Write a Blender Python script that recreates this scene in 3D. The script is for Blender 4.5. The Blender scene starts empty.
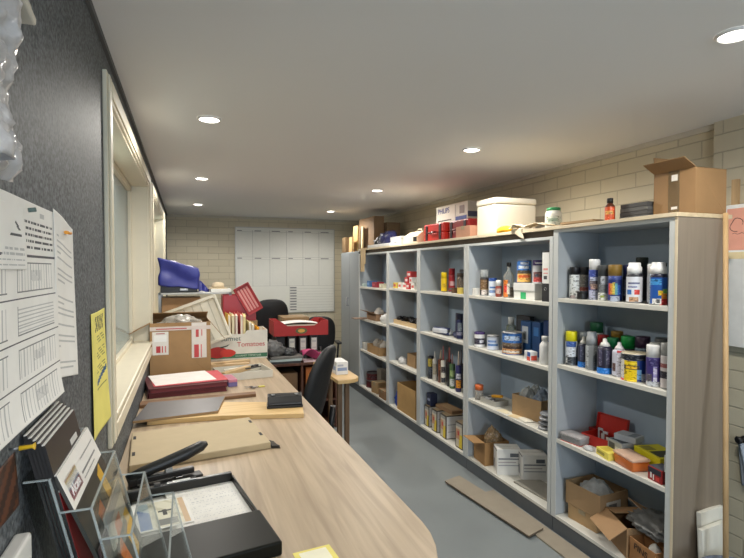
import bpy, bmesh, math, random
from mathutils import Vector, Matrix, noise
random.seed(7)
PI = math.pi; R = math.radians
scn = bpy.context.scene
COL = scn.collection

# ------------------------------------------------------------------ materials
_m = {}
def lin(c):
    return tuple((v/255/12.92 if v/255 <= .04045 else ((v/255+.055)/1.055)**2.4) for v in c)

def base_mat(name):
    m = bpy.data.materials.new(name); m.use_nodes = True
    nt = m.node_tree; nt.nodes.clear()
    out = nt.nodes.new('ShaderNodeOutputMaterial')
    return m, nt, out

def P(col, rough=.5, metal=0., var=.06, scale=14., bump=0., bscale=60., spec=.5, coat=0.):
    """plain procedural surface: colour with a little noise in it"""
    key = ('p', tuple(col), rough, metal, var, scale, bump, bscale, spec, coat)
    if key in _m: return _m[key]
    m, nt, out = base_mat('surface_%d_%d_%d' % tuple(col))
    b = nt.nodes.new('ShaderNodeBsdfPrincipled')
    b.inputs['Roughness'].default_value = rough; b.inputs['Metallic'].default_value = metal
    b.inputs['Specular IOR Level'].default_value = spec; b.inputs['Coat Weight'].default_value = coat
    tc = nt.nodes.new('ShaderNodeTexCoord')
    n = nt.nodes.new('ShaderNodeTexNoise'); n.inputs['Scale'].default_value = scale; n.inputs['Detail'].default_value = 3
    nt.links.new(tc.outputs['Object'], n.inputs['Vector'])
    r = nt.nodes.new('ShaderNodeValToRGB')
    c = lin(col)
    r.color_ramp.elements[0].position = .25; r.color_ramp.elements[1].position = .75
    r.color_ramp.elements[0].color = tuple(x*(1-var) for x in c)+(1,)
    r.color_ramp.elements[1].color = tuple(min(1, x*(1+var)) for x in c)+(1,)
    nt.links.new(n.outputs['Fac'], r.inputs['Fac']); nt.links.new(r.outputs['Color'], b.inputs['Base Color'])
    if bump:
        n2 = nt.nodes.new('ShaderNodeTexNoise'); n2.inputs['Scale'].default_value = bscale; n2.inputs['Detail'].default_value = 4
        nt.links.new(tc.outputs['Object'], n2.inputs['Vector'])
        bp = nt.nodes.new('ShaderNodeBump'); bp.inputs['Strength'].default_value = bump; bp.inputs['Distance'].default_value = .01
        nt.links.new(n2.outputs['Fac'], bp.inputs['Height']); nt.links.new(bp.outputs['Normal'], b.inputs['Normal'])
    nt.links.new(b.outputs['BSDF'], out.inputs['Surface'])
    _m[key] = m; return m

def PRINT(col, rough=.4):
    """printed packaging: flat colour broken up by small text-like marks"""
    key = ('pr', tuple(col), rough)
    if key in _m: return _m[key]
    m, nt, out = base_mat('printed_%d_%d_%d' % tuple(col))
    b = nt.nodes.new('ShaderNodeBsdfPrincipled'); b.inputs['Roughness'].default_value = rough
    tc = nt.nodes.new('ShaderNodeTexCoord'); mp = nt.nodes.new('ShaderNodeMapping')
    mp.inputs['Scale'].default_value = (55, 55, 120); mp.inputs['Location'].default_value = (col[0]*.13, col[1]*.07, col[2]*.11)
    nt.links.new(tc.outputs['Object'], mp.inputs['Vector'])
    n = nt.nodes.new('ShaderNodeTexNoise'); n.inputs['Scale'].default_value = 1; n.inputs['Detail'].default_value = 2
    nt.links.new(mp.outputs['Vector'], n.inputs['Vector'])
    r = nt.nodes.new('ShaderNodeValToRGB'); r.color_ramp.interpolation = 'LINEAR'
    c = lin(col); L = sum(col)/3
    ink = tuple(x*.35 for x in c) if L > 120 else tuple(min(1, x*1.5+.10) for x in c)
    pale = tuple(min(1, x*1.15+.05) for x in c)
    e = r.color_ramp.elements
    e[0].position = .30; e[0].color = pale+(1,); e[1].position = .40; e[1].color = c+(1,)
    k = e.new(.56); k.color = c+(1,); k = e.new(.62); k.color = ink+(1,)
    nt.links.new(n.outputs['Fac'], r.inputs['Fac']); nt.links.new(r.outputs['Color'], b.inputs['Base Color'])
    nt.links.new(b.outputs['BSDF'], out.inputs['Surface'])
    _m[key] = m; return m

def WOOD(c1, c2, axis='Y', rough=.5, stretch=12., scale=3.):
    key = ('w', tuple(c1), tuple(c2), axis, rough, stretch, scale)
    if key in _m: return _m[key]
    m, nt, out = base_mat('wood_grain')
    b = nt.nodes.new('ShaderNodeBsdfPrincipled'); b.inputs['Roughness'].default_value = rough
    tc = nt.nodes.new('ShaderNodeTexCoord'); mp = nt.nodes.new('ShaderNodeMapping')
    s = [stretch]*3; s['XYZ'.index(axis)] = .8
    mp.inputs['Scale'].default_value = s
    nt.links.new(tc.outputs['Object'], mp.inputs['Vector'])
    n = nt.nodes.new('ShaderNodeTexNoise'); n.inputs['Scale'].default_value = scale; n.inputs['Detail'].default_value = 6
    n.inputs['Distortion'].default_value = .6
    nt.links.new(mp.outputs['Vector'], n.inputs['Vector'])
    r = nt.nodes.new('ShaderNodeValToRGB')
    r.color_ramp.elements[0].position = .32; r.color_ramp.elements[1].position = .68
    r.color_ramp.elements[0].color = lin(c1)+(1,); r.color_ramp.elements[1].color = lin(c2)+(1,)
    nt.links.new(n.outputs['Fac'], r.inputs['Fac']); nt.links.new(r.outputs['Color'], b.inputs['Base Color'])
    nt.links.new(b.outputs['BSDF'], out.inputs['Surface'])
    _m[key] = m; return m

def CLEAR(col, opac=.25, rough=.12, bump=0., ior=1.45):
    """thin clear plastic or glass film: see-through with a gloss that grows at grazing angles"""
    key = ('c', tuple(col), opac, rough, bump, ior)
    if key in _m: return _m[key]
    m, nt, out = base_mat('clear_film')
    b = nt.nodes.new('ShaderNodeBsdfPrincipled'); b.inputs['Base Color'].default_value = lin(col)+(1,)
    b.inputs['Roughness'].default_value = rough
    t = nt.nodes.new('ShaderNodeBsdfTransparent'); t.inputs['Color'].default_value = (.93, .95, .95, 1)
    f = nt.nodes.new('ShaderNodeFresnel'); f.inputs['IOR'].default_value = ior
    add = nt.nodes.new('ShaderNodeMath'); add.operation = 'ADD'; add.use_clamp = True
    tc = nt.nodes.new('ShaderNodeTexCoord')
    n = nt.nodes.new('ShaderNodeTexNoise'); n.inputs['Scale'].default_value = 22; n.inputs['Detail'].default_value = 4
    nt.links.new(tc.outputs['Object'], n.inputs['Vector'])
    mr = nt.nodes.new('ShaderNodeMapRange'); mr.inputs['To Min'].default_value = opac*.6; mr.inputs['To Max'].default_value = opac*1.4
    nt.links.new(n.outputs['Fac'], mr.inputs['Value'])
    nt.links.new(f.outputs['Fac'], add.inputs[0]); nt.links.new(mr.outputs['Result'], add.inputs[1])
    if bump:
        bp = nt.nodes.new('ShaderNodeBump'); bp.inputs['Strength'].default_value = bump; bp.inputs['Distance'].default_value = .01
        nt.links.new(n.outputs['Fac'], bp.inputs['Height']); nt.links.new(bp.outputs['Normal'], b.inputs['Normal'])
    mx = nt.nodes.new('ShaderNodeMixShader')
    nt.links.new(add.outputs[0], mx.inputs['Fac'])
    nt.links.new(t.outputs[0], mx.inputs[1]); nt.links.new(b.outputs[0], mx.inputs[2])
    nt.links.new(mx.outputs[0], out.inputs['Surface'])
    _m[key] = m; return m

def ACRYLIC(ior=1.32, tint=(.96, .975, .97)):
    """clear acrylic sheet: see-through, with mirror gloss only"""
    key = ('a', ior, tint)
    if key in _m: return _m[key]
    m, nt, out = base_mat('clear_acrylic')
    g = nt.nodes.new('ShaderNodeBsdfGlossy'); g.inputs['Roughness'].default_value = .03
    t = nt.nodes.new('ShaderNodeBsdfTransparent'); t.inputs['Color'].default_value = tint+(1,)
    f = nt.nodes.new('ShaderNodeFresnel'); f.inputs['IOR'].default_value = ior
    n = nt.nodes.new('ShaderNodeTexNoise'); n.inputs['Scale'].default_value = 8
    bp = nt.nodes.new('ShaderNodeBump'); bp.inputs['Strength'].default_value = .03
    nt.links.new(n.outputs['Fac'], bp.inputs['Height']); nt.links.new(bp.outputs['Normal'], g.inputs['Normal'])
    k = nt.nodes.new('ShaderNodeMath'); k.operation = 'MULTIPLY'; k.inputs[1].default_value = .4; nt.links.new(f.outputs[0], k.inputs[0])
    mx = nt.nodes.new('ShaderNodeMixShader'); nt.links.new(k.outputs[0], mx.inputs['Fac'])
    nt.links.new(t.outputs[0], mx.inputs[1]); nt.links.new(g.outputs[0], mx.inputs[2]); nt.links.new(mx.outputs[0], out.inputs['Surface'])
    _m[key] = m; return m

def EMIT(col, s):
    key = ('e', tuple(col), s)
    if key in _m: return _m[key]
    m, nt, out = base_mat('lamp_glow')
    e = nt.nodes.new('ShaderNodeEmission'); e.inputs['Color'].default_value = lin(col)+(1,); e.inputs['Strength'].default_value = s
    nt.links.new(e.outputs[0], out.inputs['Surface']); _m[key] = m; return m

def BRICK(c1, c2, mortar, horiz):
    m, nt, out = base_mat('painted_block')
    b = nt.nodes.new('ShaderNodeBsdfPrincipled'); b.inputs['Roughness'].default_value = .55
    tc = nt.nodes.new('ShaderNodeTexCoord'); sp = nt.nodes.new('ShaderNodeSeparateXYZ'); cb = nt.nodes.new('ShaderNodeCombineXYZ')
    nt.links.new(tc.outputs['Object'], sp.inputs[0])
    nt.links.new(sp.outputs[horiz], cb.inputs['X']); nt.links.new(sp.outputs['Z'], cb.inputs['Y'])
    br = nt.nodes.new('ShaderNodeTexBrick')
    br.inputs['Scale'].default_value = 1; br.inputs['Brick Width'].default_value = .30; br.inputs['Row Height'].default_value = .097
    br.inputs['Mortar Size'].default_value = .005; br.inputs['Mortar Smooth'].default_value = .6; br.inputs['Bias'].default_value = 0
    br.inputs['Color1'].default_value = lin(c1)+(1,); br.inputs['Color2'].default_value = lin(c2)+(1,); br.inputs['Mortar'].default_value = lin(mortar)+(1,)
    nt.links.new(cb.outputs[0], br.inputs['Vector'])
    n = nt.nodes.new('ShaderNodeTexNoise'); n.inputs['Scale'].default_value = 45; n.inputs['Detail'].default_value = 5
    nt.links.new(tc.outputs['Object'], n.inputs['Vector'])
    ma = nt.nodes.new('ShaderNodeMath'); ma.operation = 'MULTIPLY_ADD'; ma.inputs[1].default_value = -1.0
    nm = nt.nodes.new('ShaderNodeMath'); nm.operation = 'MULTIPLY'; nm.inputs[1].default_value = .25
    nt.links.new(n.outputs['Fac'], nm.inputs[0])
    nt.links.new(br.outputs['Fac'], ma.inputs[0]); nt.links.new(nm.outputs[0], ma.inputs[2])
    bp = nt.nodes.new('ShaderNodeBump'); bp.inputs['Strength'].default_value = .5; bp.inputs['Distance'].default_value = .006
    nt.links.new(ma.outputs[0], bp.inputs['Height']); nt.links.new(bp.outputs['Normal'], b.inputs['Normal'])
    nt.links.new(br.outputs['Color'], b.inputs['Base Color'])
    nt.links.new(b.outputs[0], out.inputs['Surface']); return m

def FELT():
    m, nt, out = base_mat('charcoal_pinboard_fabric')
    b = nt.nodes.new('ShaderNodeBsdfPrincipled'); b.inputs['Roughness'].default_value = .6; b.inputs['Specular IOR Level'].default_value = .35
    tc = nt.nodes.new('ShaderNodeTexCoord')
    n = nt.nodes.new('ShaderNodeTexNoise'); n.inputs['Scale'].default_value = 120; n.inputs['Detail'].default_value = 3
    nt.links.new(tc.outputs['Object'], n.inputs['Vector'])
    r = nt.nodes.new('ShaderNodeValToRGB')
    r.color_ramp.elements[0].position = .34; r.color_ramp.elements[1].position = .68
    r.color_ramp.elements[0].color = lin((54, 59, 63))+(1,); r.color_ramp.elements[1].color = lin((116, 121, 125))+(1,)
    nt.links.new(n.outputs['Fac'], r.inputs['Fac']); nt.links.new(r.outputs['Color'], b.inputs['Base Color'])
    n2 = nt.nodes.new('ShaderNodeTexNoise'); n2.inputs['Scale'].default_value = 260; n2.inputs['Detail'].default_value = 2
    nt.links.new(tc.outputs['Object'], n2.inputs['Vector'])
    bp = nt.nodes.new('ShaderNodeBump'); bp.inputs['Strength'].default_value = .25; bp.inputs['Distance'].default_value = .002
    nt.links.new(n2.outputs['Fac'], bp.inputs['Height']); nt.links.new(bp.outputs['Normal'], b.inputs['Normal'])
    nt.links.new(b.outputs[0], out.inputs['Surface']); return m

WHITE = P((236, 235, 230)); OFFW = P((224, 220, 208)); CREAM = P((226, 217, 194)); BLACK = P((24, 24, 26), .45); DGREY = P((58, 60, 63))
KRAFT = P((175, 143, 101), .75, var=.07); KRAFT_L = P((202, 176, 134), .75); KRAFT_D = P((146, 110, 72), .8)
INK = P((70, 72, 76), .7); INKL = P((150, 152, 154), .7); RED = P((176, 30, 30), .45); CHROME = P((200, 202, 205), .25, 1.)
STEEL = P((150, 152, 154), .35, .9)

# ------------------------------------------------------------------ mesh builder
class MB:
    def __init__(s):
        s.bm = bmesh.new(); s.mats = []
    def mi(s, m):
        if m not in s.mats: s.mats.append(m)
        return s.mats.index(m)
    def face(s, pts, m, smooth=False):
        f = s.bm.faces.new([s.bm.verts.new(p) for p in pts]); f.material_index = s.mi(m); f.smooth = smooth; return f
    def box(s, x0, x1, y0, y1, z0, z1, m, M=None):
        v = [Vector((x, y, z)) for z in (z0, z1) for y in (y0, y1) for x in (x0, x1)]
        if M is not None: v = [M @ p for p in v]
        v = [s.bm.verts.new(p) for p in v]; k = s.mi(m)
        for q in ((0, 2, 3, 1), (4, 5, 7, 6), (0, 1, 5, 4), (2, 6, 7, 3), (0, 4, 6, 2), (1, 3, 7, 5)):
            f = s.bm.faces.new([v[i] for i in q]); f.material_index = k
        return s
    def bar(s, a, b, w, t, m, up=(0, 0, 1)):
        a = Vector(a); b = Vector(b); d = b-a; L = d.length; d.normalize()
        u = Vector(up); x = d.cross(u)
        if x.length < 1e-4: x = d.cross(Vector((1, 0, 0)))
        x.normalize(); y = x.cross(d)
        M = Matrix((x, y, d)).transposed().to_4x4(); M.translation = a
        return s.box(-w/2, w/2, -t/2, t/2, 0, L, m, M)
    def ring_skin(s, rings, m, close=True, caps=(True, True), smooth=True):
        """rings: list of point lists; m: a material or f(i, j)"""
        V = [[s.bm.verts.new(p) for p in r] for r in rings]; n = len(rings[0])
        for i in range(len(V)-1):
            for j in range(n if close else n-1):
                k = (j+1) % n
                f = s.bm.faces.new((V[i][j], V[i][k], V[i+1][k], V[i+1][j]))
                f.material_index = s.mi(m(i, j) if callable(m) else m); f.smooth = smooth
        if caps[0]:
            f = s.bm.faces.new(V[0][::-1]); f.material_index = s.mi(m(0, 0) if callable(m) else m)
        if caps[1]:
            f = s.bm.faces.new(V[-1]); f.material_index = s.mi(m(len(V)-2, 0) if callable(m) else m)
        return s
    def lathe(s, prof, m, n=24, c=(0, 0, 0), a0=0., caps=(True, True), M=None):
        rings = []
        for r, z in prof:
            ring = [Vector((c[0]+r*math.cos(a0+2*PI*j/n), c[1]+r*math.sin(a0+2*PI*j/n), c[2]+z)) for j in range(n)]
            if M is not None: ring = [M @ p for p in ring]
            rings.append(ring)
        return s.ring_skin(rings, m, caps=caps)
    def tube(s, pts, r, m, n=10):
        pts = [Vector(p) for p in pts]; rings = []
        rr = r if isinstance(r, (list, tuple)) else [r]*len(pts)
        for i, p in enumerate(pts):
            d = (pts[min(i+1, len(pts)-1)]-pts[max(i-1, 0)]).normalized()
            x = d.cross(Vector((0, 0, 1)))
            if x.length < 1e-3: x = d.cross(Vector((0, 1, 0)))
            x.normalize(); y = d.cross(x)
            rings.append([p+rr[i]*(math.cos(2*PI*j/n)*x+math.sin(2*PI*j/n)*y) for j in range(n)])
        return s.ring_skin(rings, m)
    def prism(s, outline, z0, z1, m, M=None, mside=None):
        lo = [Vector((x, y, z0)) for x, y in outline]; hi = [Vector((x, y, z1)) for x, y in outline]
        if M is not None: lo = [M @ p for p in lo]; hi = [M @ p for p in hi]
        s.ring_skin([lo, hi], mside or m, caps=(False, False), smooth=False)
        k = s.mi(m)
        for pts in (lo[::-1], hi):
            f = s.bm.faces.new([s.bm.verts.new(p) for p in pts]); f.material_index = k
        return s
    def sheet(s, nu, nv, pos, paint, thick=0.):
        V = [[s.bm.verts.new(pos(i/nu, j/nv)) for j in range(nv+1)] for i in range(nu+1)]
        for i in range(nu):
            for j in range(nv):
                f = s.bm.faces.new((V[i][j], V[i+1][j], V[i+1][j+1], V[i][j+1]))
                m = paint((i+.5)/nu, (j+.5)/nv) if callable(paint) and not isinstance(paint, bpy.types.Material) else paint
                f.material_index = s.mi(m); f.smooth = True
        return s
    def build(s, name, parent=None, bev=0., solid=0., seg=2, sub=0, weld=True):
        if weld: bmesh.ops.remove_doubles(s.bm, verts=s.bm.verts, dist=1e-5)
        bmesh.ops.recalc_face_normals(s.bm, faces=s.bm.faces) if not solid else None
        me = bpy.data.meshes.new(name); s.bm.to_mesh(me); s.bm.free()
        for m in s.mats: me.materials.append(m)
        o = bpy.data.objects.new(name, me); COL.objects.link(o)
        if parent: o.parent = parent
        if solid:
            d = o.modifiers.new('thickness', 'SOLIDIFY'); d.thickness = solid; d.offset = 0
        if sub:
            d = o.modifiers.new('smooth', 'SUBSURF'); d.levels = d.render_levels = sub
        if bev:
            d = o.modifiers.new('bevel', 'BEVEL'); d.width = bev; d.segments = seg; d.limit_method = 'ANGLE'; d.angle_limit = R(40)
        return o

def tag(o, label, cat, group=None, kind=None):
    o['label'] = label; o['category'] = cat
    if group: o['group'] = group
    if kind: o['kind'] = kind
    return o
def thing(name, label, cat, loc=(0, 0, 0), rz=0., group=None):
    o = bpy.data.objects.new(name, None); COL.objects.link(o); o.empty_display_size = .05
    o.location = loc; o.rotation_euler = (0, 0, rz)
    return tag(o, label, cat, group)
def struct(o):
    o['kind'] = 'structure'; return o
def text(name, s, size, M, mat, parent, align='CENTER', depth=.0006):
    cu = bpy.data.curves.new(name, 'FONT'); cu.body = s; cu.size = size; cu.align_x = align; cu.align_y = 'CENTER'; cu.extrude = depth
    t = bpy.data.objects.new(name, cu); COL.objects.link(t)
    dg = bpy.context.evaluated_depsgraph_get(); me = bpy.data.meshes.new_from_object(t.evaluated_get(dg))
    bpy.data.objects.remove(t); bpy.data.curves.remove(cu)
    me.name = name; me.materials.clear(); me.materials.append(mat)
    me.transform(M)
    o = bpy.data.objects.new(name, me); COL.objects.link(o); o.parent = parent; return o
def frame(origin, xdir, ydir):
    x = Vector(xdir).normalized(); z = x.cross(Vector(ydir)).normalized(); y = z.cross(x)
    M = Matrix((x, y, z)).transposed().to_4x4(); M.translation = Vector(origin); return M
def nz(x, y, z, s=1.): return noise.noise(Vector((x*s, y*s, z*s)))

# ================================================================== THE ROOM
XL, XR, YB, YF, ZC = -.27, 2.75, 8.0, -2.6, 2.4
floor_m = P((132, 138, 139), .42, var=.05, scale=2.2, bump=.04, bscale=90)
ceil_m = P((228, 228, 228), .9, var=.01, scale=1.)
brick_back = BRICK((205, 196, 172), (199, 190, 166), (178, 169, 147), 'X')
brick_side = BRICK((205, 196, 172), (199, 190, 166), (178, 169, 147), 'Y')
felt = FELT(); trim_m = P((222, 214, 192), .4, var=.02)
struct(MB().box(XL-.2, XR+.2, YF-.2, YB+.2, -.1, 0, floor_m).build('floor'))
struct(MB().box(XL-.2, XR+.2, YF-.2, YB+.2, ZC, ZC+.1, ceil_m).build('ceiling'))
struct(MB().box(XL-.2, XR+.2, YB, YB+.15, 0, ZC, brick_back).build('wall_back'))
struct(MB().box(XR, XR+.15, YF, YB, 0, ZC, brick_side).build('wall_right'))
struct(MB().box(XR-.04, XR, 1.45, 2.0, 0, ZC, brick_side).build('wall_right_pier'))
# left wall with two deep window openings
W = [(2.07, 4.12), (4.50, 6.72)]; WZ = (1.04, 2.22)
wl = MB(); T = .20
ys = [YF, W[0][0], W[0][1], W[1][0], W[1][1], YB]
for i in range(0, 6, 2): wl.box(XL-T, XL, ys[i], ys[i+1], 0, ZC, felt)
for a, b in W:
    wl.box(XL-T, XL, a, b, 0, WZ[0], felt); wl.box(XL-T, XL, a, b, WZ[1], ZC, felt)
struct(wl.build('wall_left'))
# rear wall with an unseen window behind the camera, added and placed for cool daylight
RW = (-.1, 1.5, .5, 2.15)
wr = MB()
for q in ((XL, RW[0], 0, ZC), (RW[1], XR, 0, ZC), (RW[0], RW[1], 0, RW[2]), (RW[0], RW[1], RW[3], ZC)):
    wr.box(q[0], q[1], YF-.15, YF, q[2], q[3], brick_back)
struct(wr.build('wall_rear'))
w3 = MB()
for q in ((RW[0], RW[0]+.05, RW[2], RW[3]), (RW[1]-.05, RW[1], RW[2], RW[3]), (RW[0], RW[1], RW[2], RW[2]+.05), (RW[0], RW[1], RW[3]-.05, RW[3]), (.68, .73, RW[2], RW[3])):
    w3.box(q[0], q[1], YF-.1, YF-.05, q[2], q[3], trim_m)
o = struct(w3.build('window_3', bev=.004))
# windows in the left wall
glass_m = CLEAR((200, 215, 215), .03, .01)
for n, (a, b) in enumerate(W):
    z0, z1 = WZ
    m = MB()
    # lining of the opening
    m.box(XL-T, XL+.004, a, a+.015, z0, z1, trim_m); m.box(XL-T, XL+.004, b-.015, b, z0, z1, trim_m)
    m.box(XL-T, XL+.004, a, b, z1-.015, z1, trim_m); m.box(XL-T, XL+.004, a, b, z0, z0+.015, trim_m)
    # sash set back by the glass
    for q in ((a+.015, a+.055, z0+.015, z1-.015), (b-.055, b-.015, z0+.015, z1-.015), (a+.015, b-.015, z0+.015, z0+.055), (a+.015, b-.015, z1-.055, z1-.015)):
        m.box(XL-.155, XL-.105, q[0], q[1], q[2], q[3], trim_m)
    o = struct(m.build('window_%d' % (n+1), bev=.003))
    f = MB(); w = .075
    for (y0, y1, q0, q1) in ((a-w, a+.006, z0-w, z1+w), (b-.006, b+w, z0-w, z1+w), (a, b, z1-.006, z1+w), (a, b, z0-w, z0+.006)):
        f.box(XL, XL+.016, y0, y1, q0, q1, trim_m); f.box(XL+.016, XL+.024, y0+.012, y1-.012, q0+.012, q1-.012, trim_m)
    f.build('window_frame', o, bev=.004)
    MB().box(XL-.13, XL-.126, a+.05, b-.05, z0+.05, z1-.05, glass_m).build('window_pane', o)
    s = MB().box(XL-.105, XL+.026, a-.02 if n else a-.0, b, z0+.0155, z0+.034, trim_m)
    s.build('window_sill', o, bev=.006)
# the dim room on the other side of the windows
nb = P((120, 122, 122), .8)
m = MB(); m.box(-3.2, -3.1, 1, 8, 0, ZC, nb); m.box(-3.1, XL-T, .9, 1., 0, ZC, nb); m.box(-3.1, XL-T, 8, 8.1, 0, ZC, nb)
struct(m.build('wall_neighbour'))
struct(MB().box(-3.2, XL-T, .9, 8.1, ZC, ZC+.1, nb).build('ceiling_neighbour')); struct(MB().box(-3.2, XL-T, .9, 8.1, -.1, 0, nb).build('floor_neighbour'))
# trims
tw = P((196, 190, 176), .6)
m = MB().box(XL, XR, YB-.02, YB, ZC-.03, ZC, tw); struct(m.build('trim_1'))
m = MB().box(XR-.02, XR, 2.0, YB-.02, ZC-.03, ZC, tw); struct(m.build('trim_2'))
m = MB().box(XL, XL+.012, YF, YB-.02, ZC-.022, ZC, P((86, 88, 90), .6)); struct(m.build('trim_3'))

# downlights
ring_m = P((232, 230, 226), .4); led = EMIT((255, 250, 240), 22)
k = 0
names = ['in the far left of the ceiling by the back wall', 'in the middle of the left row', 'nearest in the left row above the window']
def downlight(x, y, lab):
    t = thing('downlight', lab, 'ceiling light', (x, y, ZC))
    MB().lathe([(.062, -.0005), (.062, -.006), (.056, -.010), (.052, -.010), (.0505, -.003)], ring_m, 32, caps=(False, False)).build('rim', t)
    MB().lathe([(.05, -.0035), (.05, -.0045)], led, 32).build('diffuser', t)
    l = bpy.data.lights.new('downlight_lamp', 'SPOT'); l.energy = 66; l.spot_size = R(172); l.spot_blend = .5; l.shadow_soft_size = .045
    l.color = (1., .955, .88)
    lo = bpy.data.objects.new('downlight_lamp', l); COL.objects.link(lo); lo.parent = t; lo.location = (0, 0, -.02)
for x, y, lab in ((.12, 2.86, 'round white downlight nearest in the left row, above the first window'),
                  (.13, 4.73, 'round white downlight second in the left row, above the blue cover'),
                  (.135, 6.62, 'round white downlight farthest in the left row, close to the back wall'),
                  (1.79, 2.99, 'round white downlight above the white foam box on the shelving'),
                  (1.81, 4.84, 'round white downlight in the right row above the red tool cases'),
                  (1.86, 6.78, 'round white downlight farthest in the right row, above the grey cupboard'),
                  (1.76, 1.23, 'round white downlight nearest, at the top right above the big open carton'),
                  (.12, -.9, 'round white downlight behind the viewer over the near end of the room, left'),
                  (1.77, -.6, 'round white downlight behind the viewer over the near end of the room, right')):
    downlight(x, y, lab)

# ================================================================== SHELVING
SF = 2.08; SB = 2.39
grey_p = P((172, 178, 182), .5, var=.03); frame_p = P((196, 199, 197), .45, var=.02); blue_b = P((158, 175, 192), .55, var=.03)
shelf_p = P((214, 212, 202), .5, var=.03); plinth_p = P((96, 101, 105), .6)
taupe = WOOD((126, 115, 101), (135, 123, 109), 'Z', .55, 14, 2.2); edge_w = P((214, 199, 170), .5)
def bookcase(y0, y1, levels, top, label, t=.042, end=False):
    o = thing('shelf_unit', label, 'shelf unit', (SF, y0, 0), 0, 'grey open shelf units along the right wall')
    w = y1-y0; tr = .03
    MB().box(0, .31, 0, tr, .12, top, grey_p).box(-.004, 0, 0, tr, .10, top, frame_p).build('side_panel', o, bev=.0015)
    MB().box(0, .31, w-t, w, .12, top, grey_p).box(-.004, 0, w-t, w, .10, top, frame_p).build('side_panel', o, bev=.0015)
    MB().box(.30, .312, tr, w-t, .12, top, blue_b).build('back_panel', o)
    MB().box(.0, .30, tr, w-t, top-.018, top, grey_p).box(-.004, 0, tr, w-t, top-.018, top, frame_p).build('top_panel', o)
    MB().box(-.004, .30, tr, w-t, .10, .12, shelf_p).build('bottom_panel', o, bev=.0015)
    for z in levels: MB().box(-.002, .30, tr, w-t, z-.024, z, shelf_p).build('shelf', o, bev=.002)
    MB().box(.012, .03, 0, w, 0, .10, plinth_p).build('plinth', o)
    if end:
        e = MB().box(-.004, .312, -.014, -.001, 0, 1.838, taupe).box(-.006, -.004, -.014, -.001, 0, 1.838, edge_w).build('end_panel', o); e['label'] = 'taupe wood grain end panel'
    return o
UN = [(1.705, 2.52, (.585, 1.035, 1.43)), (2.525, 3.543, (.585, 1.0, 1.40)), (3.548, 4.426, (.575, 1.015, 1.40)), (4.431, 5.222, (.60, 1.015, 1.40)), (5.227, 6.225, (.585, .98, 1.385))]
LV = [u[2] for u in UN]
bookcase(UN[0][0], UN[0][1], LV[0], 1.838, 'nearest grey shelf unit with paint cans and a wood grain end panel', end=True)
bookcase(UN[1][0], UN[1][1], LV[1], 1.80, 'grey shelf unit with the lever arch file and blue tins, second nearest')
bookcase(UN[2][0], UN[2][1], LV[2], 1.80, 'grey shelf unit with the yellow can and sealant tubes, middle one')
bookcase(UN[3][0], UN[3][1], LV[3], 1.80, 'grey shelf unit with the black caps tray and big open carton, fourth')
bookcase(UN[4][0], UN[4][1], LV[4], 1.80, 'grey shelf unit next to the grey cupboard, farthest from the viewer')
dk = P((92, 80, 66), .7)
m = MB().box(SF+.015, SF+.03, 2.53, 6.22, 1.8005, 1.8385, dk)
m.box(SF+.29, SF+.31, 2.53, 6.22, 1.8005, 1.8385, dk)
tag(m.build('packing_batten'), 'dark packing batten in the gap between shelf units and their top board', 'batten')
m = MB().box(SF-.012, SB+.03, 1.688, 6.23, 1.8387, 1.858, WOOD((186, 168, 138), (206, 189, 158), 'Y', .5))
m.box(SF-.015, SF-.012, 1.688, 6.23, 1.8387, 1.858, edge_w)
tag(m.build('top_board', bev=.0015), 'long pale timber board lying along the top of the grey shelf units', 'board')
TOP = 1.858
# grey cupboard beyond the shelving
o = thing('storage_cupboard', 'tall grey metal cupboard at the far end of the shelf units', 'cupboard', (SF, 6.235, 0))
gm = P((142, 147, 150), .4, var=.02)
MB().box(.02, .36, 0, .80, .08, 1.84, gm).build('body', o, bev=.004)
MB().box(0, .0195, .004, .398, .1, 1.83, gm).build('door', o, bev=.004); d = MB().box(0, .0195, .402, .796, .1, 1.83, gm).build('door', o, bev=.004)
MB().bar((-.03, .43, 1.1), (-.03, .43, 1.22), .014, .014, CHROME).bar((-.03, .43, 1.11), (.0, .43, 1.11), .012, .012, CHROME).bar((-.03, .43, 1.21), (.0, .43, 1.21), .012, .012, CHROME).build('handle', d, bev=.003)
MB().box(.012, .34, 0, .80, 0, .08, plinth_p).build('plinth', o)

# ------------------------------------------------------------------ item builders
def toward(x, y):
    return math.atan2(-y, -x)
NS = 36
def labelled(mb, prof, X, Y, base, blocks, n=NS):
    """a turned body; blocks = (z0, z1, a0, a1, material): angles in degrees from the side facing the aisle, plus = to the right"""
    a_face = toward(X, Y)
    zs = sorted(set([z for r, z in prof]+[v for b in blocks for v in b[:2]]))
    def rad(z):
        for (r0, z0), (r1, z1) in zip(prof, prof[1:]):
            if z0 <= z <= z1 and z1 > z0: return r0+(r1-r0)*(z-z0)/(z1-z0)
        return prof[-1][0]
    def mat(i, j):
        z = (pr[i][1]+pr[i+1][1])/2; a = (360*(j+.5)/n+180) % 360-180
        for b in reversed(blocks):
            if b[0] <= z <= b[1] and b[2] <= a <= b[3]: return b[4]
        return base
    # keep duplicate radii at the same z (steps) from the profile
    pr = []
    for z in zs:
        same = [r for r, q in prof if abs(q-z) < 1e-9]
        if same: pr += [(r, z) for r in same]
        else: pr.append((rad(z), z))
    mb.lathe(pr, mat, n, a0=a_face)
    return mb
def B(z0, z1, a0, a1, c, rough=.4):
    return (z0, z1, a0, a1, c if isinstance(c, bpy.types.Material) else PRINT(c, rough))
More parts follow.
